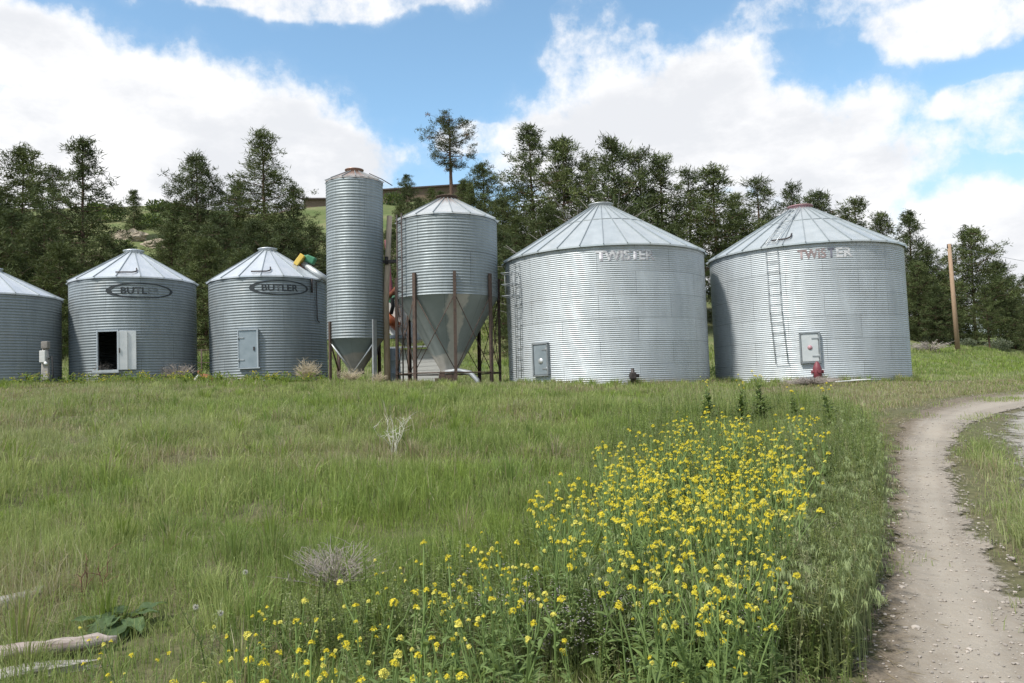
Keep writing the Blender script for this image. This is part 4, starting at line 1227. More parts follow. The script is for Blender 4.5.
def blades(P, h, w, col, rng, lean=.5, curl=.5):
    """3-triangle curved blades. P (n,3)"""
    n = len(P)
    a = rng.uniform(0, 2 * PI, n); d = np.stack([np.cos(a), np.sin(a), 0 * a], 1)
    b = rng.uniform(0, 2 * PI, n); s = np.stack([np.cos(b), np.sin(b), 0 * b], 1) * (w / 2)[:, None]
    l = np.abs(rng.normal(0, lean, n)); l = np.clip(l, .03, 1.25)
    up = np.array([0, 0, 1.])
    m = P + up * (h * .55)[:, None] * 1 + d * (h * l * .28)[:, None]
    t = P + up * (h * np.clip(1 - curl * l * .7, .25, 1))[:, None] + d * (h * l * .85)[:, None]
    V = np.stack([P - s, P + s, m + s * .8, m - s * .8, t], 1).reshape(-1, 3)
    i = np.arange(n) * 5
    T = np.concatenate([np.stack([i, i + 1, i + 2], 1), np.stack([i, i + 2, i + 3], 1), np.stack([i + 3, i + 2, i + 4], 1)])
    return V, T, np.repeat(col, 5, 0)

GREENS = np.array([[.205, .285, .055], [.260, .335, .088], [.180, .255, .072], [.320, .365, .135]])
TANC = np.array([[.40, .34, .21], [.47, .42, .29], [.34, .27, .17]])

def field_tufts(y0, y1, dens, rng, xw=.72, extra=1.5):
    """tuft centres in the wedge the picture can see, with a margin for a step to the side"""
    area = xw * (y1 ** 2 - y0 ** 2) + 2 * extra * (y1 - y0)
    n = int(area * dens)
    u = rng.random(n)
    y = np.sqrt(u * (y1 ** 2 - y0 ** 2) + y0 ** 2)
    x = (rng.random(n) * 2 - 1) * (xw * y + extra)
    return x, y

def make_grass(y0, y1, dens, nb, hgt, wid, rng, spread, xfilter=None):
    x, y = field_tufts(y0, y1, dens, rng)
    keep = ~near_bins(x, y, .02)
    tr = inside_ribbon(x, y, TL, TR, .03); keep &= ~(tr & ~(((inside_ribbon(x, y, TL, TL + .30 * (TR - TL), 0) & (rng.random(len(x)) < .13)) | (inside_ribbon(x, y, TR - .10 * (TR - TL), TR, 0) & (rng.random(len(x)) < .4)) | ((y > 17) & (x > y * .56) & (rng.random(len(x)) < .6)))))
    # beaten shoulder along the track: little grass
    sh = inside_ribbon(x, y, TL - np.array([.15, 0]), TR + np.array([.15, 0]), 0) & ~tr
    keep &= ~(sh & (rng.random(len(x)) < .5))
    yd = inside_ribbon(x, y, YL, YR, 0)
    keep &= ~(yd & (rng.random(len(x)) < .72))
    if xfilter is not None: keep &= xfilter(x, y)
    x, y, sh, yd = x[keep], y[keep], sh[keep], yd[keep]
    wd = poly_mask(x, y, WEEDS); tn = poly_mask(x, y, TAN)
    big = fbm(x * .30, y * .30, 21, 3); med = fbm(x * 1.1, y * 1.1, 33, 2)
    clump = np.clip((vnoise(x * .85, y * .85, 44) - .25) * 1.7, 0, 1)
    hh = hgt * (.42 + .75 * clump + .3 * big) * rng.uniform(.7, 1.25, len(x))
    hh = hh * (1 if y0 > 20 else .85)
    right = x > np.interp(y, [3, 6, 10, 16, 22, 30], [2.6, 3.9, 5.6, 8.2, 12.5, 22])
    hh = np.where(right, hh * .75, hh); hh = np.where(tn, hh * .60, hh); hh = np.where(sh | yd | tr[keep], hh * .4, hh); hh = np.where(wd, hh * 1.0, hh); hh = hh * np.interp(y, [17, 23], [1, .66]) if y0 < 20 else hh
    left = np.clip((6 - x) / 8, 0, 1)
    dry = np.clip((fbm(x * .55, y * .55, 55, 3) - .55) * 4.5, 0, 1) * .62 + .05
    dry = np.where(tn, .62, dry); dry = np.where(wd, .06, dry); dry = np.where(right & ~tn, .08, dry)
    dry = np.where(y > 36, .06, dry)
    dry = np.where((y > 24) & (y < 31) & (x < 1), np.clip(dry + .16, 0, .8), dry)
    n = len(x)
    X = np.repeat(x, nb) + rng.normal(0, spread, n * nb); Y = np.repeat(y, nb) + rng.normal(0, spread, n * nb)
    Hh = np.repeat(hh, nb) * rng.uniform(.45, 1.15, n * nb)
    isdry = rng.random(n * nb) < np.repeat(dry, nb)
    gi = np.repeat(np.clip((big * 1.5 + med * .8 - .65) * 4, 0, 2.99), nb) + rng.normal(0, .5, n * nb)
    gi = np.clip(gi, 0, 2.999); k = gi.astype(int); f = (gi - k)[:, None]
    col = GREENS[k] * (1 - f) + GREENS[k + 1] * f
    pale = np.repeat(np.clip((fbm(x * .22 + 3, y * .22, 91, 2) - .46) * 5, 0, .8), nb) * (rng.random(n * nb) < .6)
    col = col * (1 - pale[:, None]) + np.array([.36, .37, .20]) * pale[:, None]
    col = col * (np.repeat(rng.uniform(.82, 1.18, n), nb) * rng.uniform(.8, 1.2, n * nb))[:, None]
    td = TANC[rng.integers(0, 3, n * nb)] * rng.uniform(.7, 1.1, n * nb)[:, None]
    col = np.where(isdry[:, None], td, col)
    P = np.stack([X, Y, terr(X, Y) - .01], 1)
    W = wid * rng.uniform(.6, 1.3, n * nb)
    return blades(P, Hh, W, col, rng, .55, .6)

def tussocks(y0, y1, dens, nb, hgt, wid, rng, spread, ring=False):
    """thicker clumps whose blades splay outwards from one root"""
    x, y = field_tufts(y0, y1, dens, rng)
    keep = ~near_bins(x, y, .1) & ~inside_ribbon(x, y, TL, TR, -.05) & ~inside_ribbon(x, y, YL, YR, 0) & ~poly_mask(x, y, TAN)
    keep &= (fbm(x * .5, y * .5, 71, 2) > .36) & ~(poly_mask(x, y, WEEDS) & (rng.random(len(x)) < .35))
    x, y = x[keep], y[keep]
    if ring:                                          # taller weeds left standing against the steel
        x, y = [], []
        for a, b, R in BINS:
            if R in (1.07, 1.83): continue
            m = int(R * 26); th = math.atan2(-b, -a) + rng.uniform(-1.75, 1.75, m); q = R + .06 + np.abs(rng.normal(0, .16, m))
            x.append(a + q * np.cos(th)); y.append(b + q * np.sin(th))
        x, y = np.concatenate(x), np.concatenate(y)
    n = len(x)
    right = (x > np.interp(y, [3, 6, 10, 16, 22, 30], [2.6, 3.9, 5.6, 8.2, 12.5, 22])) & (not ring)
    hh = hgt * rng.uniform(.55, 1.15, n) * np.where(right, .5, 1)
    dry = np.clip((fbm(x * .55, y * .55, 55, 3) - .52) * 3, 0, .7) + rng.random(n) ** 5 * .5
    a = rng.uniform(0, 2 * PI, n * nb); q = np.abs(rng.normal(0, 1, n * nb))
    X = np.repeat(x, nb) + np.cos(a) * q * spread; Y = np.repeat(y, nb) + np.sin(a) * q * spread
    H = np.repeat(hh, nb) * rng.uniform(.5, 1.1, n * nb)
    k = np.repeat(rng.integers(0, 4, n), nb)
    col = GREENS[k] * (np.repeat(rng.uniform(.78, 1.25, n), nb) * rng.uniform(.8, 1.25, n * nb))[:, None]
    isd = rng.random(n * nb) < np.repeat(dry, nb)
    col = np.where(isd[:, None], TANC[rng.integers(0, 3, n * nb)] * rng.uniform(.7, 1.1, n * nb)[:, None], col)
    wind = .16
    P = np.stack([X, Y, terr(X, Y) - .01], 1)
    l = np.clip(.10 + .42 * q * rng.uniform(.5, 1.2, n * nb), .05, 1.2)
    d = np.stack([np.cos(a) + wind, np.sin(a), 0 * a], 1)
    b = rng.uniform(0, 2 * PI, n * nb); s = np.stack([np.cos(b), np.sin(b), 0 * b], 1) * (wid * rng.uniform(.6, 1.3, n * nb) / 2)[:, None]
    up = np.array([0, 0, 1.])
    m = P + up * (H * .58)[:, None] + d * (H * l * .30)[:, None]; t = P + up * (H * np.clip(1 - .5 * l, .3, 1))[:, None] + d * (H * l * .95)[:, None]
    V = np.stack([P - s, P + s, m + s * .8, m - s * .8, t], 1).reshape(-1, 3)
    i = np.arange(n * nb) * 5
    T = np.concatenate([np.stack([i, i + 1, i + 2], 1), np.stack([i, i + 2, i + 3], 1), np.stack([i + 3, i + 2, i + 4], 1)])
    return V, T, np.repeat(col, 5, 0)

def merge(parts):
    Vs, Ts, Cs, b = [], [], [], 0
    for V, T, C in parts:
        Vs.append(V); Ts.append(T + b); Cs.append(C); b += len(V)
    return np.concatenate(Vs), np.concatenate(Ts), np.concatenate(Cs)

rg = np.random.default_rng(3)
slope = lambda x, y: (x > y * .38) | (np.abs(x + y * .375) < y * .03)
G = [make_grass(2.0, 7.5, 60, 36, .30, .0046, rg, .075),
     make_grass(7.5, 14, 36, 34, .33, .0070, rg, .09),
     make_grass(14, 23, 21, 30, .34, .0120, rg, .12),
     make_grass(23, 36, 9.0, 26, .19, .019, rg, .16),
     make_grass(2.5, 22, 34, 34, .26, .0070, rg, .09, lambda x, y: poly_mask(x, y, VERGE)),
     make_grass(36, 66, 3.2, 20, .42, .042, rg, .24)]
G += [tussocks(2.5, 9, 1.5, 95, .42, .0052, rg, .075), tussocks(9, 18, 1.3, 85, .44, .0085, rg, .10), tussocks(18, 27, .8, 70, .34, .014, rg, .13), tussocks(0, 0, 0, 60, .36, .015, rg, .10, ring=True)]
G = merge(G)
tag(link('grass', mesh_tris('grass', G[0], G[1], M['leaf'], G[2])), 'mixed green and straw-coloured meadow grass covering the field', 'grass', None, 'stuff')

# ------------------------------------------------------------------ leafy helpers
def leaf_fan(P, dirs, L, w, col):
    """folded pointed leaves, 4 triangles: P base, dirs unit, L, w arrays"""
    n = len(P)
    up = np.array([0, 0, 1.]); s = np.cross(dirs, up); s /= np.linalg.norm(s, axis=1)[:, None] + 1e-6
    nrm = np.cross(s, dirs)
    a = P + dirs * (L * .35)[:, None]; b = P + dirs * (L * .7)[:, None] - up * (L * .06)[:, None]; t = P + dirs * L[:, None] - up * (L * .18)[:, None]
    sw = s * (w / 2)[:, None]; f = nrm * (w * .22)[:, None]
    V = np.stack([P, a + sw + f, a - sw + f, b + sw * .75 + f, b - sw * .75 + f, t], 1).reshape(-1, 3)
    i = np.arange(n) * 6
    T = np.concatenate([np.stack(q, 1) for q in ((i, i + 1, i + 2), (i + 2, i + 1, i + 3), (i + 2, i + 3, i + 4), (i + 4, i + 3, i + 5))])
    return V, T, np.repeat(col, 6, 0)

def tube_np(pts, r0, r1, col, n=4):
    pts = np.asarray(pts, float); m = len(pts)
    V = []
    for i, p in enumerate(pts):
        r = r0 + (r1 - r0) * i / (m - 1)
        for k in range(n):
            t = 2 * PI * k / n; V.append((p[0] + r * math.cos(t), p[1] + r * math.sin(t), p[2]))
    T = []
    for i in range(m - 1):
        for k in range(n):
            a, b = i * n + k, i * n + (k + 1) % n
            T += [(a, b, b + n), (a, b + n, a + n)]
    return np.array(V), np.array(T), np.tile(np.asarray(col, float), (len(V), 1))

def mustard(seed, H, nh, leafy=1.0, branch=.5, big=1.0):
    """stalk mesh arrays + list of flower-head positions/sizes"""
    r = np.random.default_rng(seed)
    parts, heads = [], []
    bend = r.normal(0, .06, 2)
    def ax(t): return np.array([bend[0] * t * t * H * 2, bend[1] * t * t * H * 2, H * t])
    gc = np.array([.185, .26, .09]) * r.uniform(.85, 1.15)
    parts.append(tube_np([ax(t) for t in np.linspace(0, 1, 7)], .0055, .003, gc * 1.25))
    heads.append((ax(1.0), r.uniform(.85, 1.2)))
    for k in range(nh - 1):
        t = r.uniform(branch, .88); a = r.uniform(0, 2 * PI); p0 = ax(t)
        l = H * r.uniform(.16, .34); d = np.array([math.cos(a) * .55, math.sin(a) * .55, .85])
        p1 = p0 + d * l * .5 + np.array([0, 0, .0]); p2 = p0 + d * l * .75 + np.array([0, 0, l * .3])
        parts.append(tube_np([p0, p1, p2], .0035, .0022, gc * 1.2)); heads.append((p2, r.uniform(.55, 1.05)))
    n = int(26 * leafy)
    t = r.uniform(.04, .82, n) ** 1.1; a = r.uniform(0, 2 * PI, n)
    P = np.array([ax(q) for q in t]); L = H * r.uniform(.10, .24, n) * (1.15 - t) * big
    dz = r.uniform(.1, .8, n)
    d = np.stack([np.cos(a), np.sin(a), dz], 1); d /= np.linalg.norm(d, axis=1)[:, None]
    parts.append(leaf_fan(P, d, L, L * r.uniform(.16, .30, n), gc * r.uniform(.7, 1.25, n)[:, None]))
    return merge(parts), heads

def flower_head(seed, rad=.030):
    r = np.random.default_rng(seed); n = 30
    a = r.uniform(0, 2 * PI, n); q = np.sqrt(r.random(n))
    C = np.stack([np.cos(a) * q * rad, np.sin(a) * q * rad, rad * .75 * (1 - q ** 2) - rad * .25 * q + r.normal(0, .003, n)], 1)
    nm = np.stack([np.cos(a) * q * .8, np.sin(a) * q * .8, 1 - .4 * q], 1) + r.normal(0, .25, (n, 3)); nm /= np.linalg.norm(nm, axis=1)[:, None]
    e = np.cross(nm, r.normal(size=(n, 3))); e /= np.linalg.norm(e, axis=1)[:, None]; g = np.cross(nm, e)
    V, T = [], []
    s = r.uniform(.0052, .0082, n)
    for i in range(n):
        for k in range(4):                              # four petals
            c, sn = math.cos(k * PI / 2 + .4), math.sin(k * PI / 2 + .4); c2, s2 = math.cos(k * PI / 2 - .4), math.sin(k * PI / 2 - .4)
            b = len(V); V += [C[i], C[i] + (e[i] * c + g[i] * sn) * s[i] + nm[i] * s[i] * .3, C[i] + (e[i] * c2 + g[i] * s2) * s[i] + nm[i] * s[i] * .3]; T.append((b, b + 1, b + 2))
    V = np.array(V); T = np.array(T)
    col = np.tile((np.array([.80, .67, .05]) if seed % 3 else np.array([.78, .71, .15])), (len(V), 1)) * np.repeat(r.uniform(.85, 1.1, n), 12)[:, None]
    m = 14; a = r.uniform(0, 2 * PI, m)                  # green-yellow buds and pods beneath
    P = np.zeros((m, 3)); P[:, 2] = -r.uniform(0, .05, m)
    d = np.stack([np.cos(a), np.sin(a), r.uniform(.3, 1, m)], 1); d /= np.linalg.norm(d, axis=1)[:, None]
    B = leaf_fan(P, d, r.uniform(.012, .024, m), np.full(m, .003), np.tile([.17, .20, .05], (m, 1)))
    return merge([(V, T, col), B])

HEADS = [flower_head(s, .0125 + .0042 * (s % 3)) for s in range(9)]
HEADM = [mesh_tris('flower_head', *h[:2], M['petal'], h[2]) for h in HEADS]
PLANTS = [mustard(s, .62, 2 + s % 4, 1.0) for s in range(8)]
PLANTM = [mesh_tris('wild_mustard', *p[0][:2], M['leaf'], p[0][2]) for p in PLANTS]

def xform(part, loc, rz, s):
    V, T, C = part
    c, sn = math.cos(rz), math.sin(rz)
    R_ = np.array([[c, -sn, 0], [sn, c, 0], [0, 0, 1]]).T
    return (V @ R_) * s + np.asarray(loc), T, C

# flower positions: regions of the patch with how many plants stand in each, as seen (tops of the plants)
rf = random.Random(12)
REG = [([(640, 425), (700, 405), (770, 425), (800, 470), (790, 520), (700, 540), (610, 510), (600, 450)], 430),
       ([(520, 505), (600, 470), (650, 500), (720, 560), (690, 575), (590, 555), (520, 535)], 90),
       ([(690, 470), (800, 490), (850, 510), (845, 560), (760, 600), (690, 570)], 85),
       ([(440, 560), (520, 545), (550, 590), (520, 610), (430, 600)], 24),
       ([(330, 600), (440, 580), (470, 640), (360, 670), (290, 665)], 15),
       ([(220, 660), (300, 620), (420, 650), (480, 683), (200, 683)], 13),
       ([(480, 600), (620, 590), (760, 610), (780, 650), (600, 670), (480, 650)], 12),
       ([(640, 575), (760, 570), (780, 600), (660, 620)], 30),
       ([(770, 410), (850, 418), (866, 450), (855, 520), (790, 540)], 85),
       ([(350, 560), (520, 530), (520, 560), (400, 590)], 7)]
spots = []
for poly, n in REG:
    us = [p[0] for p in poly]; vs = [p[1] for p in poly]; k = 0
    while k < n:
        u, v = rf.uniform(min(us), max(us)), rf.uniform(min(vs), max(vs))
        if not poly_mask(np.array([u]), np.array([v]), poly)[0]: continue
        h = rf.uniform(.42, .72)
        g = ground_at(u, v, h)
        spots.append((g, h)); k += 1
for u, v in [(97, 640), (120, 668), (112, 655), (125, 640), (258, 610), (262, 612), (285, 622), (300, 630), (252, 638), (228, 638), (240, 652), (150, 662)]:
    spots.append((ground_at(u, v, .42), .42))
spots = [s for s in spots if not inside_ribbon(np.array([s[0].x]), np.array([s[0].y]), TL, TR, -.2)[0]]
spots.sort(key=lambda s: s[0].length)
proto = {}
bulk = []
for i, (g, h) in enumerate(spots):
    k = rf.randrange(8); rz = rf.random() * 6.28; s = h / .62
    if i < 290:
        if k not in proto:
            o = link('wild_mustard', PLANTM[k])
            for hp, hs in PLANTS[k][1]:
                c = link('flower_head', HEADM[rf.randrange(9)], o, hp); c.scale = (hs * .76,) * 3
            tag(o, 'yellow-flowered wild mustard plant in the weedy patch beside the dirt track', 'wildflower', 'yellow wild mustard plants in the patch')
            proto[k] = o
        else: o = copy_tree(proto[k])
        o.location = g; o.rotation_euler = (rf.gauss(0, .06), rf.gauss(0, .06), rz); o.scale = (s, s, s)
        for c in o.children: 
            q = c.scale[0] / 1.0 / (.6 + .4 * s)
            c.rotation_euler = (rf.gauss(0, .3), rf.gauss(0, .3), rf.random() * 6)
    else:
        bulk.append(xform(PLANTS[k][0], g, rz, s))
        for hp, hs in PLANTS[k][1]:
            c, sn = math.cos(rz), math.sin(rz)
            q = np.array([hp[0] * c - hp[1] * sn, hp[0] * sn + hp[1] * c, hp[2]]) * s + np.array(g)
            bulk.append(xform(HEADS[rf.randrange(9)], q, rf.random() * 6, hs * .88))
b_ = merge(bulk)
tag(link('mustard_flowers', mesh_tris('mustard_flowers', b_[0], b_[1], M['petal'], b_[2])), 'far part of the yellow wild mustard patch below the bright bins', 'wildflowers', None, 'stuff')

# ------------------------------------------------------------------ leafy undergrowth in the patch
def undergrowth(poly_px, n, seed, h0, h1, cols, feather=False):
    r = np.random.default_rng(seed)
    pts = []
    P2 = np.array(poly_px)
    poly = gpoly(poly_px); px = np.array(poly)
    lo, hi = px.min(0), px.max(0)
    xs_, ys_ = [], []
    while len(xs_) < n:
        # even in the picture, so the near part is not starved: sample in pixels
        u = r.uniform(P2[:, 0].min(), P2[:, 0].max()); v = r.uniform(P2[:, 1].min(), P2[:, 1].max())
        if poly_mask(np.array([u]), np.array([v]), poly_px)[0]:
            g = ground_at(u, v); xs_.append(g.x); ys_.append(g.y)
    parts = []
    for x, y in zip(xs_, ys_):
        H = r.uniform(h0, h1); m = int(r.integers(40, 66))
        z = tz(x, y); base = np.array([x, y, z])
        bend = r.normal(0, .12, 2)
        t = r.uniform(.1, 1, m); a = r.uniform(0, 2 * PI, m)
        P = base + np.stack([bend[0] * t * t * H, bend[1] * t * t * H, t * H], 1)
        d = np.stack([np.cos(a), np.sin(a), r.uniform(-.1, .9, m)], 1); d /= np.linalg.norm(d, axis=1)[:, None]
        L = H * r.uniform(.07, .17, m) * (1.2 - .7 * t)
        c = cols[r.integers(0, len(cols))] * r.uniform(.75, 1.25)
        parts.append(leaf_fan(P, d, L, L * r.uniform(.13, .26, m) * (.7 if feather else 1), c * r.uniform(.8, 1.2, m)[:, None]))
        parts.append(tube_np([base, base + np.array([bend[0] * .25 * H, bend[1] * .25 * H, H * .5]), base + np.array([bend[0] * H, bend[1] * H, H])], .005, .002, c * 1.1, 3))
    return merge(parts)
UC = np.array([[.20, .265, .075], [.24, .29, .105], [.27, .30, .145], [.175, .235, .075]])
U = [undergrowth([(190, 683), (300, 640), (440, 590), (520, 550), (560, 500), (640, 440), (760, 440), (860, 480), (880, 560), (860, 640), (840, 683)], 1900, 1, .16, .42, UC),
     undergrowth([(600, 450), (700, 405), (830, 410), (876, 440), (884, 500), (800, 540), (640, 520)], 1500, 2, .30, .62, UC, True),
     undergrowth([(790, 430), (868, 425), (886, 480), (880, 580), (850, 683), (790, 683), (780, 560)], 700, 3, .25, .55, UC * np.array([1.25, 1.12, 1.3]), True),
     undergrowth([(200, 760), (860, 760), (850, 683), (220, 683)], 160, 4, .14, .34, UC)]
U = merge(U)
tag(link('undergrowth', mesh_tris('undergrowth', U[0], U[1], M['leaf'], U[2])), 'dark leafy weeds growing thickly beneath the yellow flowers', 'weeds', None, 'stuff')

# nodding pale grass heads along the edge of the track
def cheat(n, seed):
    r = np.random.default_rng(seed); parts = []
    pp = [(800, 440), (868, 430), (890, 480), (886, 560), (868, 683), (640, 683), (560, 640), (700, 600), (770, 540)]
    P2 = np.array(pp); k = 0
    while k < n:
        u = r.uniform(P2[:, 0].min(), P2[:, 0].max()); v = r.uniform(P2[:, 1].min(), P2[:, 1].max())
        if not poly_mask(np.array([u]), np.array([v]), pp)[0]: continue
        k += 1
        g = np.array(ground_at(u, v)); H = r.uniform(.28, .5); a = r.uniform(0, 2 * PI); d = np.array([math.cos(a), math.sin(a), 0])
        p = [g, g + np.array([0, 0, H * .7]), g + d * H * .15 + np.array([0, 0, H]), g + d * H * .36 + np.array([0, 0, H * .98])]
        c = np.array([.25, .30, .14]) * r.uniform(.8, 1.25)
        parts.append(tube_np(p, .002, .0015, c, 3))
        m = 14; q = r.random(m)[:, None]; P = p[2] * (1 - q) + p[3] * q
        dd = np.stack([r.normal(0, .35, m) + d[0] * .5, r.normal(0, .35, m) + d[1] * .5, -r.uniform(.5, 1.2, m)], 1); dd /= np.linalg.norm(dd, axis=1)[:, None]
        parts.append(leaf_fan(P, dd, r.uniform(.028, .055, m), np.full(m, .0045), c * r.uniform(.9, 1.3, m)[:, None]))
    return merge(parts)
Cc = cheat(1200, 8)
tag(link('nodding_grass', mesh_tris('nodding_grass', Cc[0], Cc[1], M['leaf'], Cc[2])), 'pale drooping grass heads along the left edge of the dirt track', 'grass', None, 'stuff')

# low lilac wildflowers between the weeds at the bottom
def lilac(n, seed):
    r = np.random.default_rng(seed); parts = []
    blobs = [(640, 650, 60, 30), (700, 670, 80, 20), (770, 655, 40, 25), (690, 590, 40, 20), (640, 560, 40, 15), (520, 650, 50, 25), (800, 600, 30, 40), (590, 675, 60, 10)]
    for k in range(n):
        b = blobs[r.integers(0, len(blobs))]
        g = np.array(ground_at(r.normal(b[0], b[2] * .6), min(r.normal(b[1], b[3] * .6), 760))); h = r.uniform(.16, .40)
        m = 6; P = np.tile(g + np.array([0, 0, h]), (m, 1)) + r.normal(0, .012, (m, 3)); a = r.uniform(0, 2 * PI, m)
        d = np.stack([np.cos(a), np.sin(a), r.uniform(0, .7, m)], 1); d /= np.linalg.norm(d, axis=1)[:, None]
        parts.append(leaf_fan(P, d, np.full(m, .0085), np.full(m, .0075), np.array([.44, .39, .41]) * r.uniform(.8, 1.2, m)[:, None]))
        parts.append(tube_np([g, g + np.array([0, 0, h])], .002, .0015, (.12, .13, .06), 3))
    return merge(parts)
Ll = lilac(650, 9)
tag(link('lilac_wildflowers', mesh_tris('lilac_wildflowers', Ll[0], Ll[1], M['petal'], Ll[2])), 'tiny lilac wildflowers low between the weeds at the bottom', 'wildflowers', None, 'stuff')

# ------------------------------------------------------------------ single plants one can point to
def weed_thing(name, label, u, v, H, seed, cat='plant', group=None, flowers=True, leafy=6.5):
    g = ground_at(u, v)
    part, heads = mustard(seed, H, 6, leafy, .7, 2.0)
    o = link(name, mesh_tris(name, part[0], part[1], M['leaf'], part[2]), None, g)
    tag(o, label, cat, group)
    if flowers:
        for hp, hs in heads:
            c = link('flower_head', HEADM[rf.randrange(9)], o, hp); c.scale = (hs * 1.1,) * 3
for u, v, H, L in [(709, 424, .72, 'tall bushy mustard plant behind the flower patch, leftmost of the tall ones'),
                   (741, 425, .72, 'tall leafy mustard plant, second from left behind the flower patch'),
                   (762, 421, .78, 'slender tall mustard plant with yellow tip, third from left behind the flower patch'),
                   (794, 420, .5, 'short leafy weed at the far edge of the flower patch, under the pink-capped bin'),
                   (831, 433, .68, 'tall thin weed behind the flower patch, nearest the dirt track')]:
    weed_thing('tall_mustard', L, u, v, H, int(u), 'plant', 'tall weeds behind the flower patch')

def broad_leaf(p, d, L, W, col, r):
    side = np.cross(d, [0, 0, 1.]); side /= np.linalg.norm(side) + 1e-6; nrm = np.cross(side, d)
    V, T, nu, nv = [], [], 8, 5
    for i in range(nu):
        a = i / (nu - 1); w = W / 2 * math.sin(PI * min(1, .08 + .92 * a) ** .75) ** .8
        for j in range(nv):
            b = j / (nv - 1) * 2 - 1
            q = p + d * L * a + side * w * b + nrm * (.22 * abs(b) * w + .06 * L * math.sin(a * 9 + b * 4 + L * 50) * abs(b)) - np.array([0, 0, 1]) * L * .32 * a * a
            V.append(q)
    for i in range(nu - 1):
        for j in range(nv - 1):
            k = i * nv + j; T += [(k, k + 1, k + nv + 1), (k, k + nv + 1, k + nv)]
    return np.array(V), np.array(T), np.tile(col, (len(V), 1))

def burdock(u, v):
    g = ground_at(u, v); r = np.random.default_rng(77); n = 22
    a = r.uniform(0, 2 * PI, n); d = np.stack([np.cos(a), np.sin(a), r.uniform(.35, 1.5, n)], 1); d /= np.linalg.norm(d, axis=1)[:, None]
    L = r.uniform(.08, .17, n)
    parts = []
    for i in range(n):
        p0 = np.array([0, 0, .02]); p1 = d[i] * L[i] * .8
        parts.append(tube_np([p0, p1], .006, .004, (.13, .15, .06), 4))
        q = np.array([d[i][0], d[i][1], r.uniform(-.25, .45)]); q /= np.linalg.norm(q)
        parts.append(broad_leaf(p1, q, L[i] * 1.25, L[i] * .8, np.array([.085, .13, .055]) * r.uniform(.8, 1.5), r))
    p = merge(parts)
    o = link('burdock_plant', mesh_tris('burdock_plant', p[0], p[1], M['leaf'], p[2]), None, g)
    tag(o, 'broad-leaved dark green burdock plant behind the end of the pinkish log', 'plant')
burdock(122, 628)

def twigs(name, label, u, v, H, W, n, mat, seed, curve=.5, cat='shrub', group=None, r0=.008, sub=3, low=False, Y=None):
    g = ground_at(u, v) if Y is None else None
    if Y is not None:
        p = at(u, v, Y); g = Vector((p.x, Y, tz(p.x, Y)))
    rs = random.Random(seed); b = MB()
    for k in range(n):
        a = rs.random() * 2 * PI; s = rs.uniform(.2, 1)
        d = Vector((math.cos(a) * W * s, math.sin(a) * W * s, H * rs.uniform(.55, 1) * (1 - .35 * s)))
        st = Vector((math.cos(a), math.sin(a), 0)) * W * .12 * rs.random()
        pts = [st + Vector((d.x * (t ** (1 + curve)), d.y * (t ** (1 + curve)), d.z * t ** .85)) + Vector((rs.gauss(0, .02), rs.gauss(0, .02), rs.gauss(0, .02))) * H * (1 if 0 < t else 0) for t in (0, .25, .5, .75, 1)]
        b.path(pts, [r0, r0 * .85, r0 * .7, r0 * .5, r0 * .25], 4, False)
        for j in range(sub):
            i = rs.randint(1, 3); p0 = pts[i].lerp(pts[i + 1], rs.random())
            q = Vector((rs.gauss(0, .5), rs.gauss(0, .5), rs.uniform(.1, .8))) * H * rs.uniform(.12, .3)
            b.path([p0, p0 + q * .5 + Vector((0, 0, .01)), p0 + q], [r0 * .5, r0 * .4, r0 * .2], 4, False)
    o = b.build(name, mat, None, g); return tag(o, label, cat, group)
M['stemgreen'] = simple('green_stem', (.16, .2, .07), (.2, .24, .09), 5, .8, 0, .05)
M['straw'] = simple('straw_stems', (.42, .35, .23), (.56, .49, .36), 8, .9, 0, .05)
M['greytwig'] = simple('grey_brown_twigs', (.27, .23, .20), (.40, .36, .32), 8, .9, 0, .05)
M['whitestem'] = simple('bleached_stems', (.52, .50, .43), (.68, .66, .58), 8, .9, 0, .05)
M['redstem'] = simple('reddish_brown_stems', (.14, .07, .045), (.22, .12, .08), 8, .9, 0, .05)
twigs('bleached_stalks', 'bleached bare weed stalks standing alone in the middle of the grass', 394, 455, .75, .42, 9, M['whitestem'], 3, .3, 'dead plant', None, .0045, 6)
twigs('grey_shrub', 'greyish dry leafless shrub in the grass left of the yellow flowers', 335, 592, .36, .42, 130, M['greytwig'], 4, .5, 'shrub', None, .0035, 3)
twigs('dry_tumbleweed', 'straw-coloured tumbleweed against the wall right of the open doorway', 178, 378, .95, .75, 150, M['greytwig'], 5, .4, 'tumbleweed', 'dry tumbleweeds by the bins', .012, 3, False, 31.0)
twigs('dry_tumbleweed', 'small dry tumbleweed in front of the open doorway', 102, 378, 1.05, .5, 70, M['greytwig'], 6, .4, 'tumbleweed', 'dry tumbleweeds by the bins', .012, 3, False, 30.5)
twigs('dry_grass_clump', 'tall straw-coloured grass clump between the shut-door bin and the tall silo', 308, 384, 1.0, .55, 200, M['straw'], 7, .5, 'dry grass', 'straw clumps by the bins', .010, 2, False, 29.6)
twigs('dry_grass_clump', 'straw-coloured grass clump at the foot of the tall silo', 350, 386, .7, .5, 120, M['straw'], 8, .5, 'dry grass', 'straw clumps by the bins', .010, 2, False, 29.0)
twigs('dry_grass_clump', 'pale straw grass clump at the foot of the wooden pole', 378, 386, .55, .35, 70, M['straw'], 9, .5, 'dry grass', 'straw clumps by the bins', .010, 2, False, 29.2)
twigs('brown_weed_clump', 'brownish dry weed clump on the ground before the red machine head', 812, 392, .34, .9, 260, M['greytwig'], 10, .5, 'dry weeds', None, .009, 2, False, 25.0)
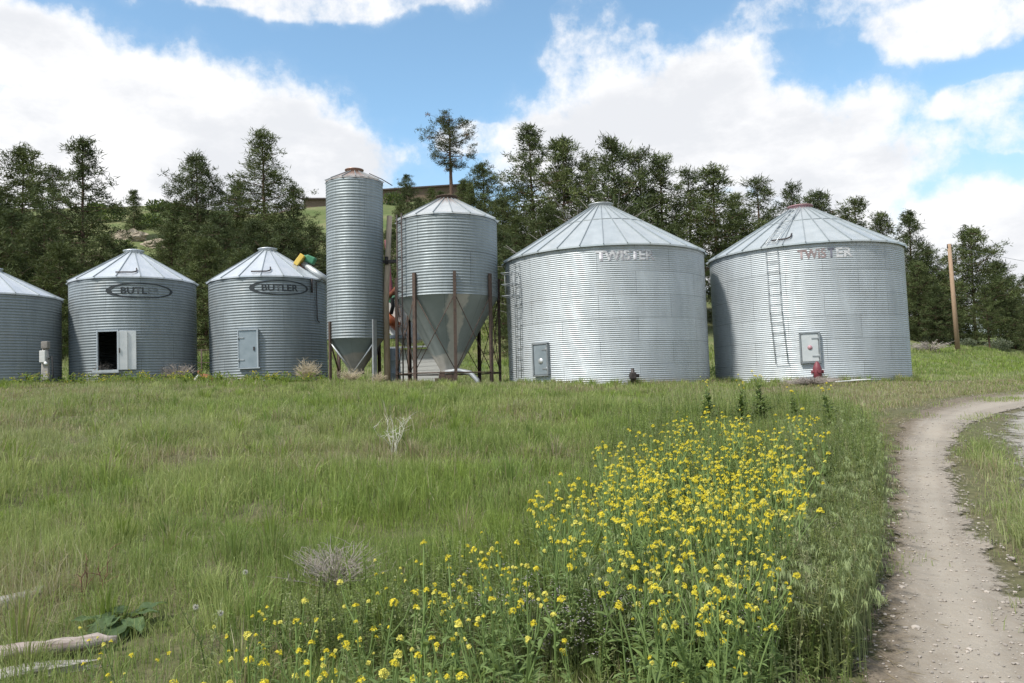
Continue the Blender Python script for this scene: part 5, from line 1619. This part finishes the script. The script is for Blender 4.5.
twigs('brush_pile', 'grey brush pile on the slope left of the leaning pole', 930, 352, 1.0, 1.8, 60, M['greytwig'], 11, .6, 'brush', None, .035, 4)
for k, (u, v) in enumerate([(82, 605), (103, 596)]):
    twigs('dock_stalk', ['reddish-brown dead dock stalk rising from grass above the grey timber', 'second reddish-brown dock stalk, nearer the broad-leaved plant'][k], u, v, .46, .06, 2, M['redstem'], 20 + k, .2, 'dead plant', 'dead dock stalks', .0055, 6)
twigs('dead_tree', 'pale leafless dead tree behind the apex of the bright bin', 597, 385, 9.1, 2.5, 110, M['deadwood'], 31, .25, 'tree', None, .042, 10, False, 36.5)

def bush(name, label, u, v, w, h, cols, seed, group=None, cat='shrub', n=900, size=.2):
    g = ground_at(u, v); r = np.random.default_rng(seed)
    d = r.normal(size=(n, 3)); d /= np.linalg.norm(d, axis=1)[:, None]; q = r.random(n) ** .4
    lump = 1 + .35 * (vnoise(d[:, 0] * 2.2 + seed, d[:, 1] * 2.2 + d[:, 2] * 2, seed) - .5)
    C = d * (q * lump)[:, None] * np.array([w / 2, w / 2 * .8, h / 2]) + np.array([0, 0, h * .45])
    dd = d + r.normal(0, .6, (n, 3)) + np.array([0, 0, .4]); dd /= np.linalg.norm(dd, axis=1)[:, None]
    c = cols[r.integers(0, len(cols), n)] * r.uniform(.75, 1.25, n)[:, None]
    V, T, cc = rhombi(C, dd, r.uniform(.6, 1.3, n) * size, r.uniform(.3, .5, n) * size, c, r)
    o = link(name, mesh_tris(name, V, T, M['leaf'], cc), None, g); return tag(o, label, cat, group)
SAGE = np.array([[.20, .23, .17], [.26, .28, .22], [.15, .18, .12]]); DKG = np.array([[.05, .085, .028], [.075, .115, .035], [.06, .10, .045]]); LTG = np.array([[.10, .16, .04], [.14, .19, .06]])
bush('sagebrush', 'grey-green sagebrush on the slope just right of the leaning pole', 968, 347, 1.2, .7, SAGE, 1, 'sagebrush on the slope')
bush('sagebrush', 'larger grey-green sagebrush near the right edge of the slope', 1000, 349, 2.0, .8, SAGE, 2, 'sagebrush on the slope')
bush('sagebrush', 'grey-green sagebrush at the very right edge of the photo', 1023, 349, 1.6, .7, SAGE, 3, 'sagebrush on the slope')
bush('green_bush', 'bright green weed bush between the two oval-lettered bins', 203, 375, 1.1, 1.3, LTG, 4, None, 'shrub', 900, .14)
bush('green_bush', 'green bush under the rear posts of the cone-bottomed bin', 432, 382, 2.6, .9, LTG, 5, None, 'shrub', 1200, .16)
bush('green_bush', 'low green bush behind the wooden pole', 400, 381, 1.6, .9, LTG, 6, None, 'shrub', 900, .15)
bush('green_bush', 'low green bush in the gap between the two bright bins', 712, 380, 1.2, .8, DKG, 8, None, 'shrub', 700, .14)
_rb = random.Random(4)
for k, (u, v, L) in enumerate([(96, 214, 'hilltop'), (158, 212, 'hilltop'), (178, 216, 'hilltop'), (110, 222, 'hilltop'), (148, 228, 'hilltop'), (395, 205, 'hilltop')]):
    bush('hill_shrub', 'low green shrub on the grassy hilltop behind the dull bins', u, v, _rb.uniform(2.5, 4), _rb.uniform(1.4, 2.4), DKG * .9, 30 + k, 'low shrubs on the hilltop', 'shrub', 700, .45)
for k, (u, v) in enumerate([(60, 300), (125, 262), (165, 280), (210, 290), (235, 282), (300, 262), (318, 290), (180, 252), (90, 278), (35, 285), (425, 262), (398, 290), (515, 300), (500, 285)]):
    bush('juniper_shrub', 'dark low juniper shrub on the slope behind the bins', u, v, _rb.uniform(2, 3.6), _rb.uniform(1.5, 2.6), DKG, 50 + k, 'juniper shrubs on the slope', 'shrub', 800, .38)

# yellow-green weeds with small flowers along the foot of the dull bins
def foot_weeds(n, seed):
    r = np.random.default_rng(seed); parts = []
    for k in range(n):
        u = r.uniform(0, 330); Y = r.uniform(26.5, 31)
        p = at(u, 385, Y); g = np.array([p.x, Y, tz(p.x, Y)])
        if near_bins(np.array([g[0]]), np.array([g[1]]), .1)[0]: continue
        H = r.uniform(.15, .42); m = 12
        t = r.uniform(.1, 1, m); a = r.uniform(0, 2 * PI, m)
        P = g + np.stack([r.normal(0, .06, m), r.normal(0, .06, m), t * H], 1)
        d = np.stack([np.cos(a), np.sin(a), r.uniform(0, 1, m)], 1); d /= np.linalg.norm(d, axis=1)[:, None]
        parts.append(leaf_fan(P, d, r.uniform(.1, .22, m), r.uniform(.03, .07, m), np.array([.12, .18, .035]) * r.uniform(.75, 1.3, m)[:, None]))
        if r.random() < .3:
            q = 7; P = g + np.stack([r.normal(0, .06, q), r.normal(0, .06, q), H + r.normal(0, .04, q)], 1)
            a = r.uniform(0, 2 * PI, q); d = np.stack([np.cos(a), np.sin(a), r.uniform(0, 1, q)], 1)
            parts.append(leaf_fan(P, d, np.full(q, .045), np.full(q, .045), np.tile([.62, .52, .04], (q, 1))))
    return merge(parts)
Fw = foot_weeds(420, 14)
tag(link('yellow_weeds', mesh_tris('yellow_weeds', Fw[0], Fw[1], M['leaf'], Fw[2])), 'low yellow-green weeds along the foot of the dull grey bins', 'weeds', None, 'stuff')

# dandelion clocks in the grass
dm = MB(); dm.path([(0, 0, 0), (.01, 0, .13), (.015, 0, .225)], .002, 5)
dmesh = dm.mesh('dandelion', M['stemgreen'])
hd = bmesh.new(); bmesh.ops.create_icosphere(hd, subdivisions=2, radius=.022); hb = MB(); hb.add([q.co[:] for q in hd.verts], [[q.index for q in f.verts] for f in hd.faces], False); hd.free()
r_ = np.random.default_rng(2); dd = r_.normal(size=(120, 3)); dd /= np.linalg.norm(dd, axis=1)[:, None]
cl = mesh_tris('seed_head', *rhombi(np.zeros((120, 3)), dd, np.full(120, .019), np.full(120, .004), np.tile([.62, .60, .54], (120, 1)), r_)[:2], M['petal'], np.tile([.62, .60, .54], (480, 1)))
for u, v, L in [(243, 573, 'topmost of the grey dandelion clocks, between the dead shrub and the log'), (193, 608, 'grey dandelion clock nearest the log end'), (218, 614, 'grey dandelion clock right of the one nearest the log')]:
    g = ground_at(u, v, .23); o = link('dandelion', dmesh, None, g); tag(o, L, 'dandelion', 'dandelion clocks in the grass'); link('seed_head', cl, o, (.015, 0, .235))

# stones on the track and yard
def stones(n, seed):
    r = np.random.default_rng(seed); parts = []
    bm = bmesh.new(); bmesh.ops.create_icosphere(bm, subdivisions=1, radius=1); V0 = np.array([q.co[:] for q in bm.verts]); T0 = np.array([[q.index for q in f.verts] for f in bm.faces]); bm.free()
    for k in range(n):
        if r.random() < .7:
            i = int(r.uniform(25, 250)); q = r.choice([r.beta(.5, .5), r.random()]); p = TL[i] * (1 - q) + TR[i] * q
        else:
            i = int(r.uniform(0, 119)); q = r.random() ** 1.5; p = YL[i] * (1 - q) + YR[i] * q
        s = .004 + .009 * r.random() ** 3 + (.012 if r.random() < .012 else 0); c, sn = math.cos(k), math.sin(k)
        V = V0 * np.array([1.2, .9, .6]) * (1 + r.normal(0, .14, (len(V0), 1))) * s
        V = np.stack([V[:, 0] * c - V[:, 1] * sn, V[:, 0] * sn + V[:, 1] * c, V[:, 2]], 1) + np.array([p[0], p[1], tz(*p) + .02])
        g = r.uniform(.7, 1.2); parts.append((V, T0, np.tile(np.array([.36, .32, .28]) * g, (len(V), 1))))
    return merge(parts)
t_ = NT('stone'); a_ = t_.n('ShaderNodeAttribute', attribute_name='col').outputs['Color']; M['stone'] = t_.out(t_.pbr(a_, .9))
S_ = stones(3600, 6)
tag(link('gravel', mesh_tris('gravel', S_[0], S_[1], M['stone'], S_[2])), 'small loose stones scattered over the dirt track and yard', 'gravel', None, 'stuff')
# scattered dead litter on the beaten shoulder
def litter(n, seed):
    r = np.random.default_rng(seed); i = r.integers(20, 200, n); q = r.normal(0, .16, n)
    P = TL[i] + np.stack([q - .12, np.zeros(n)], 1) + r.normal(0, .1, (n, 2)); z = terr(P[:, 0], P[:, 1]) + .026
    a = r.uniform(0, 2 * PI, n); d = np.stack([np.cos(a), np.sin(a), r.normal(0, .12, n)], 1)
    return rhombi(np.column_stack([P, z]), d, r.uniform(.04, .16, n), np.full(n, .004), np.array([.30, .24, .16]) * r.uniform(.5, 1.3, n)[:, None], r)
l_ = litter(2600, 5)
tag(link('dead_litter', mesh_tris('dead_litter', l_[0], l_[1], M['leaf'], l_[2])), 'dead straw litter along the beaten left edge of the track', 'litter', None, 'stuff')
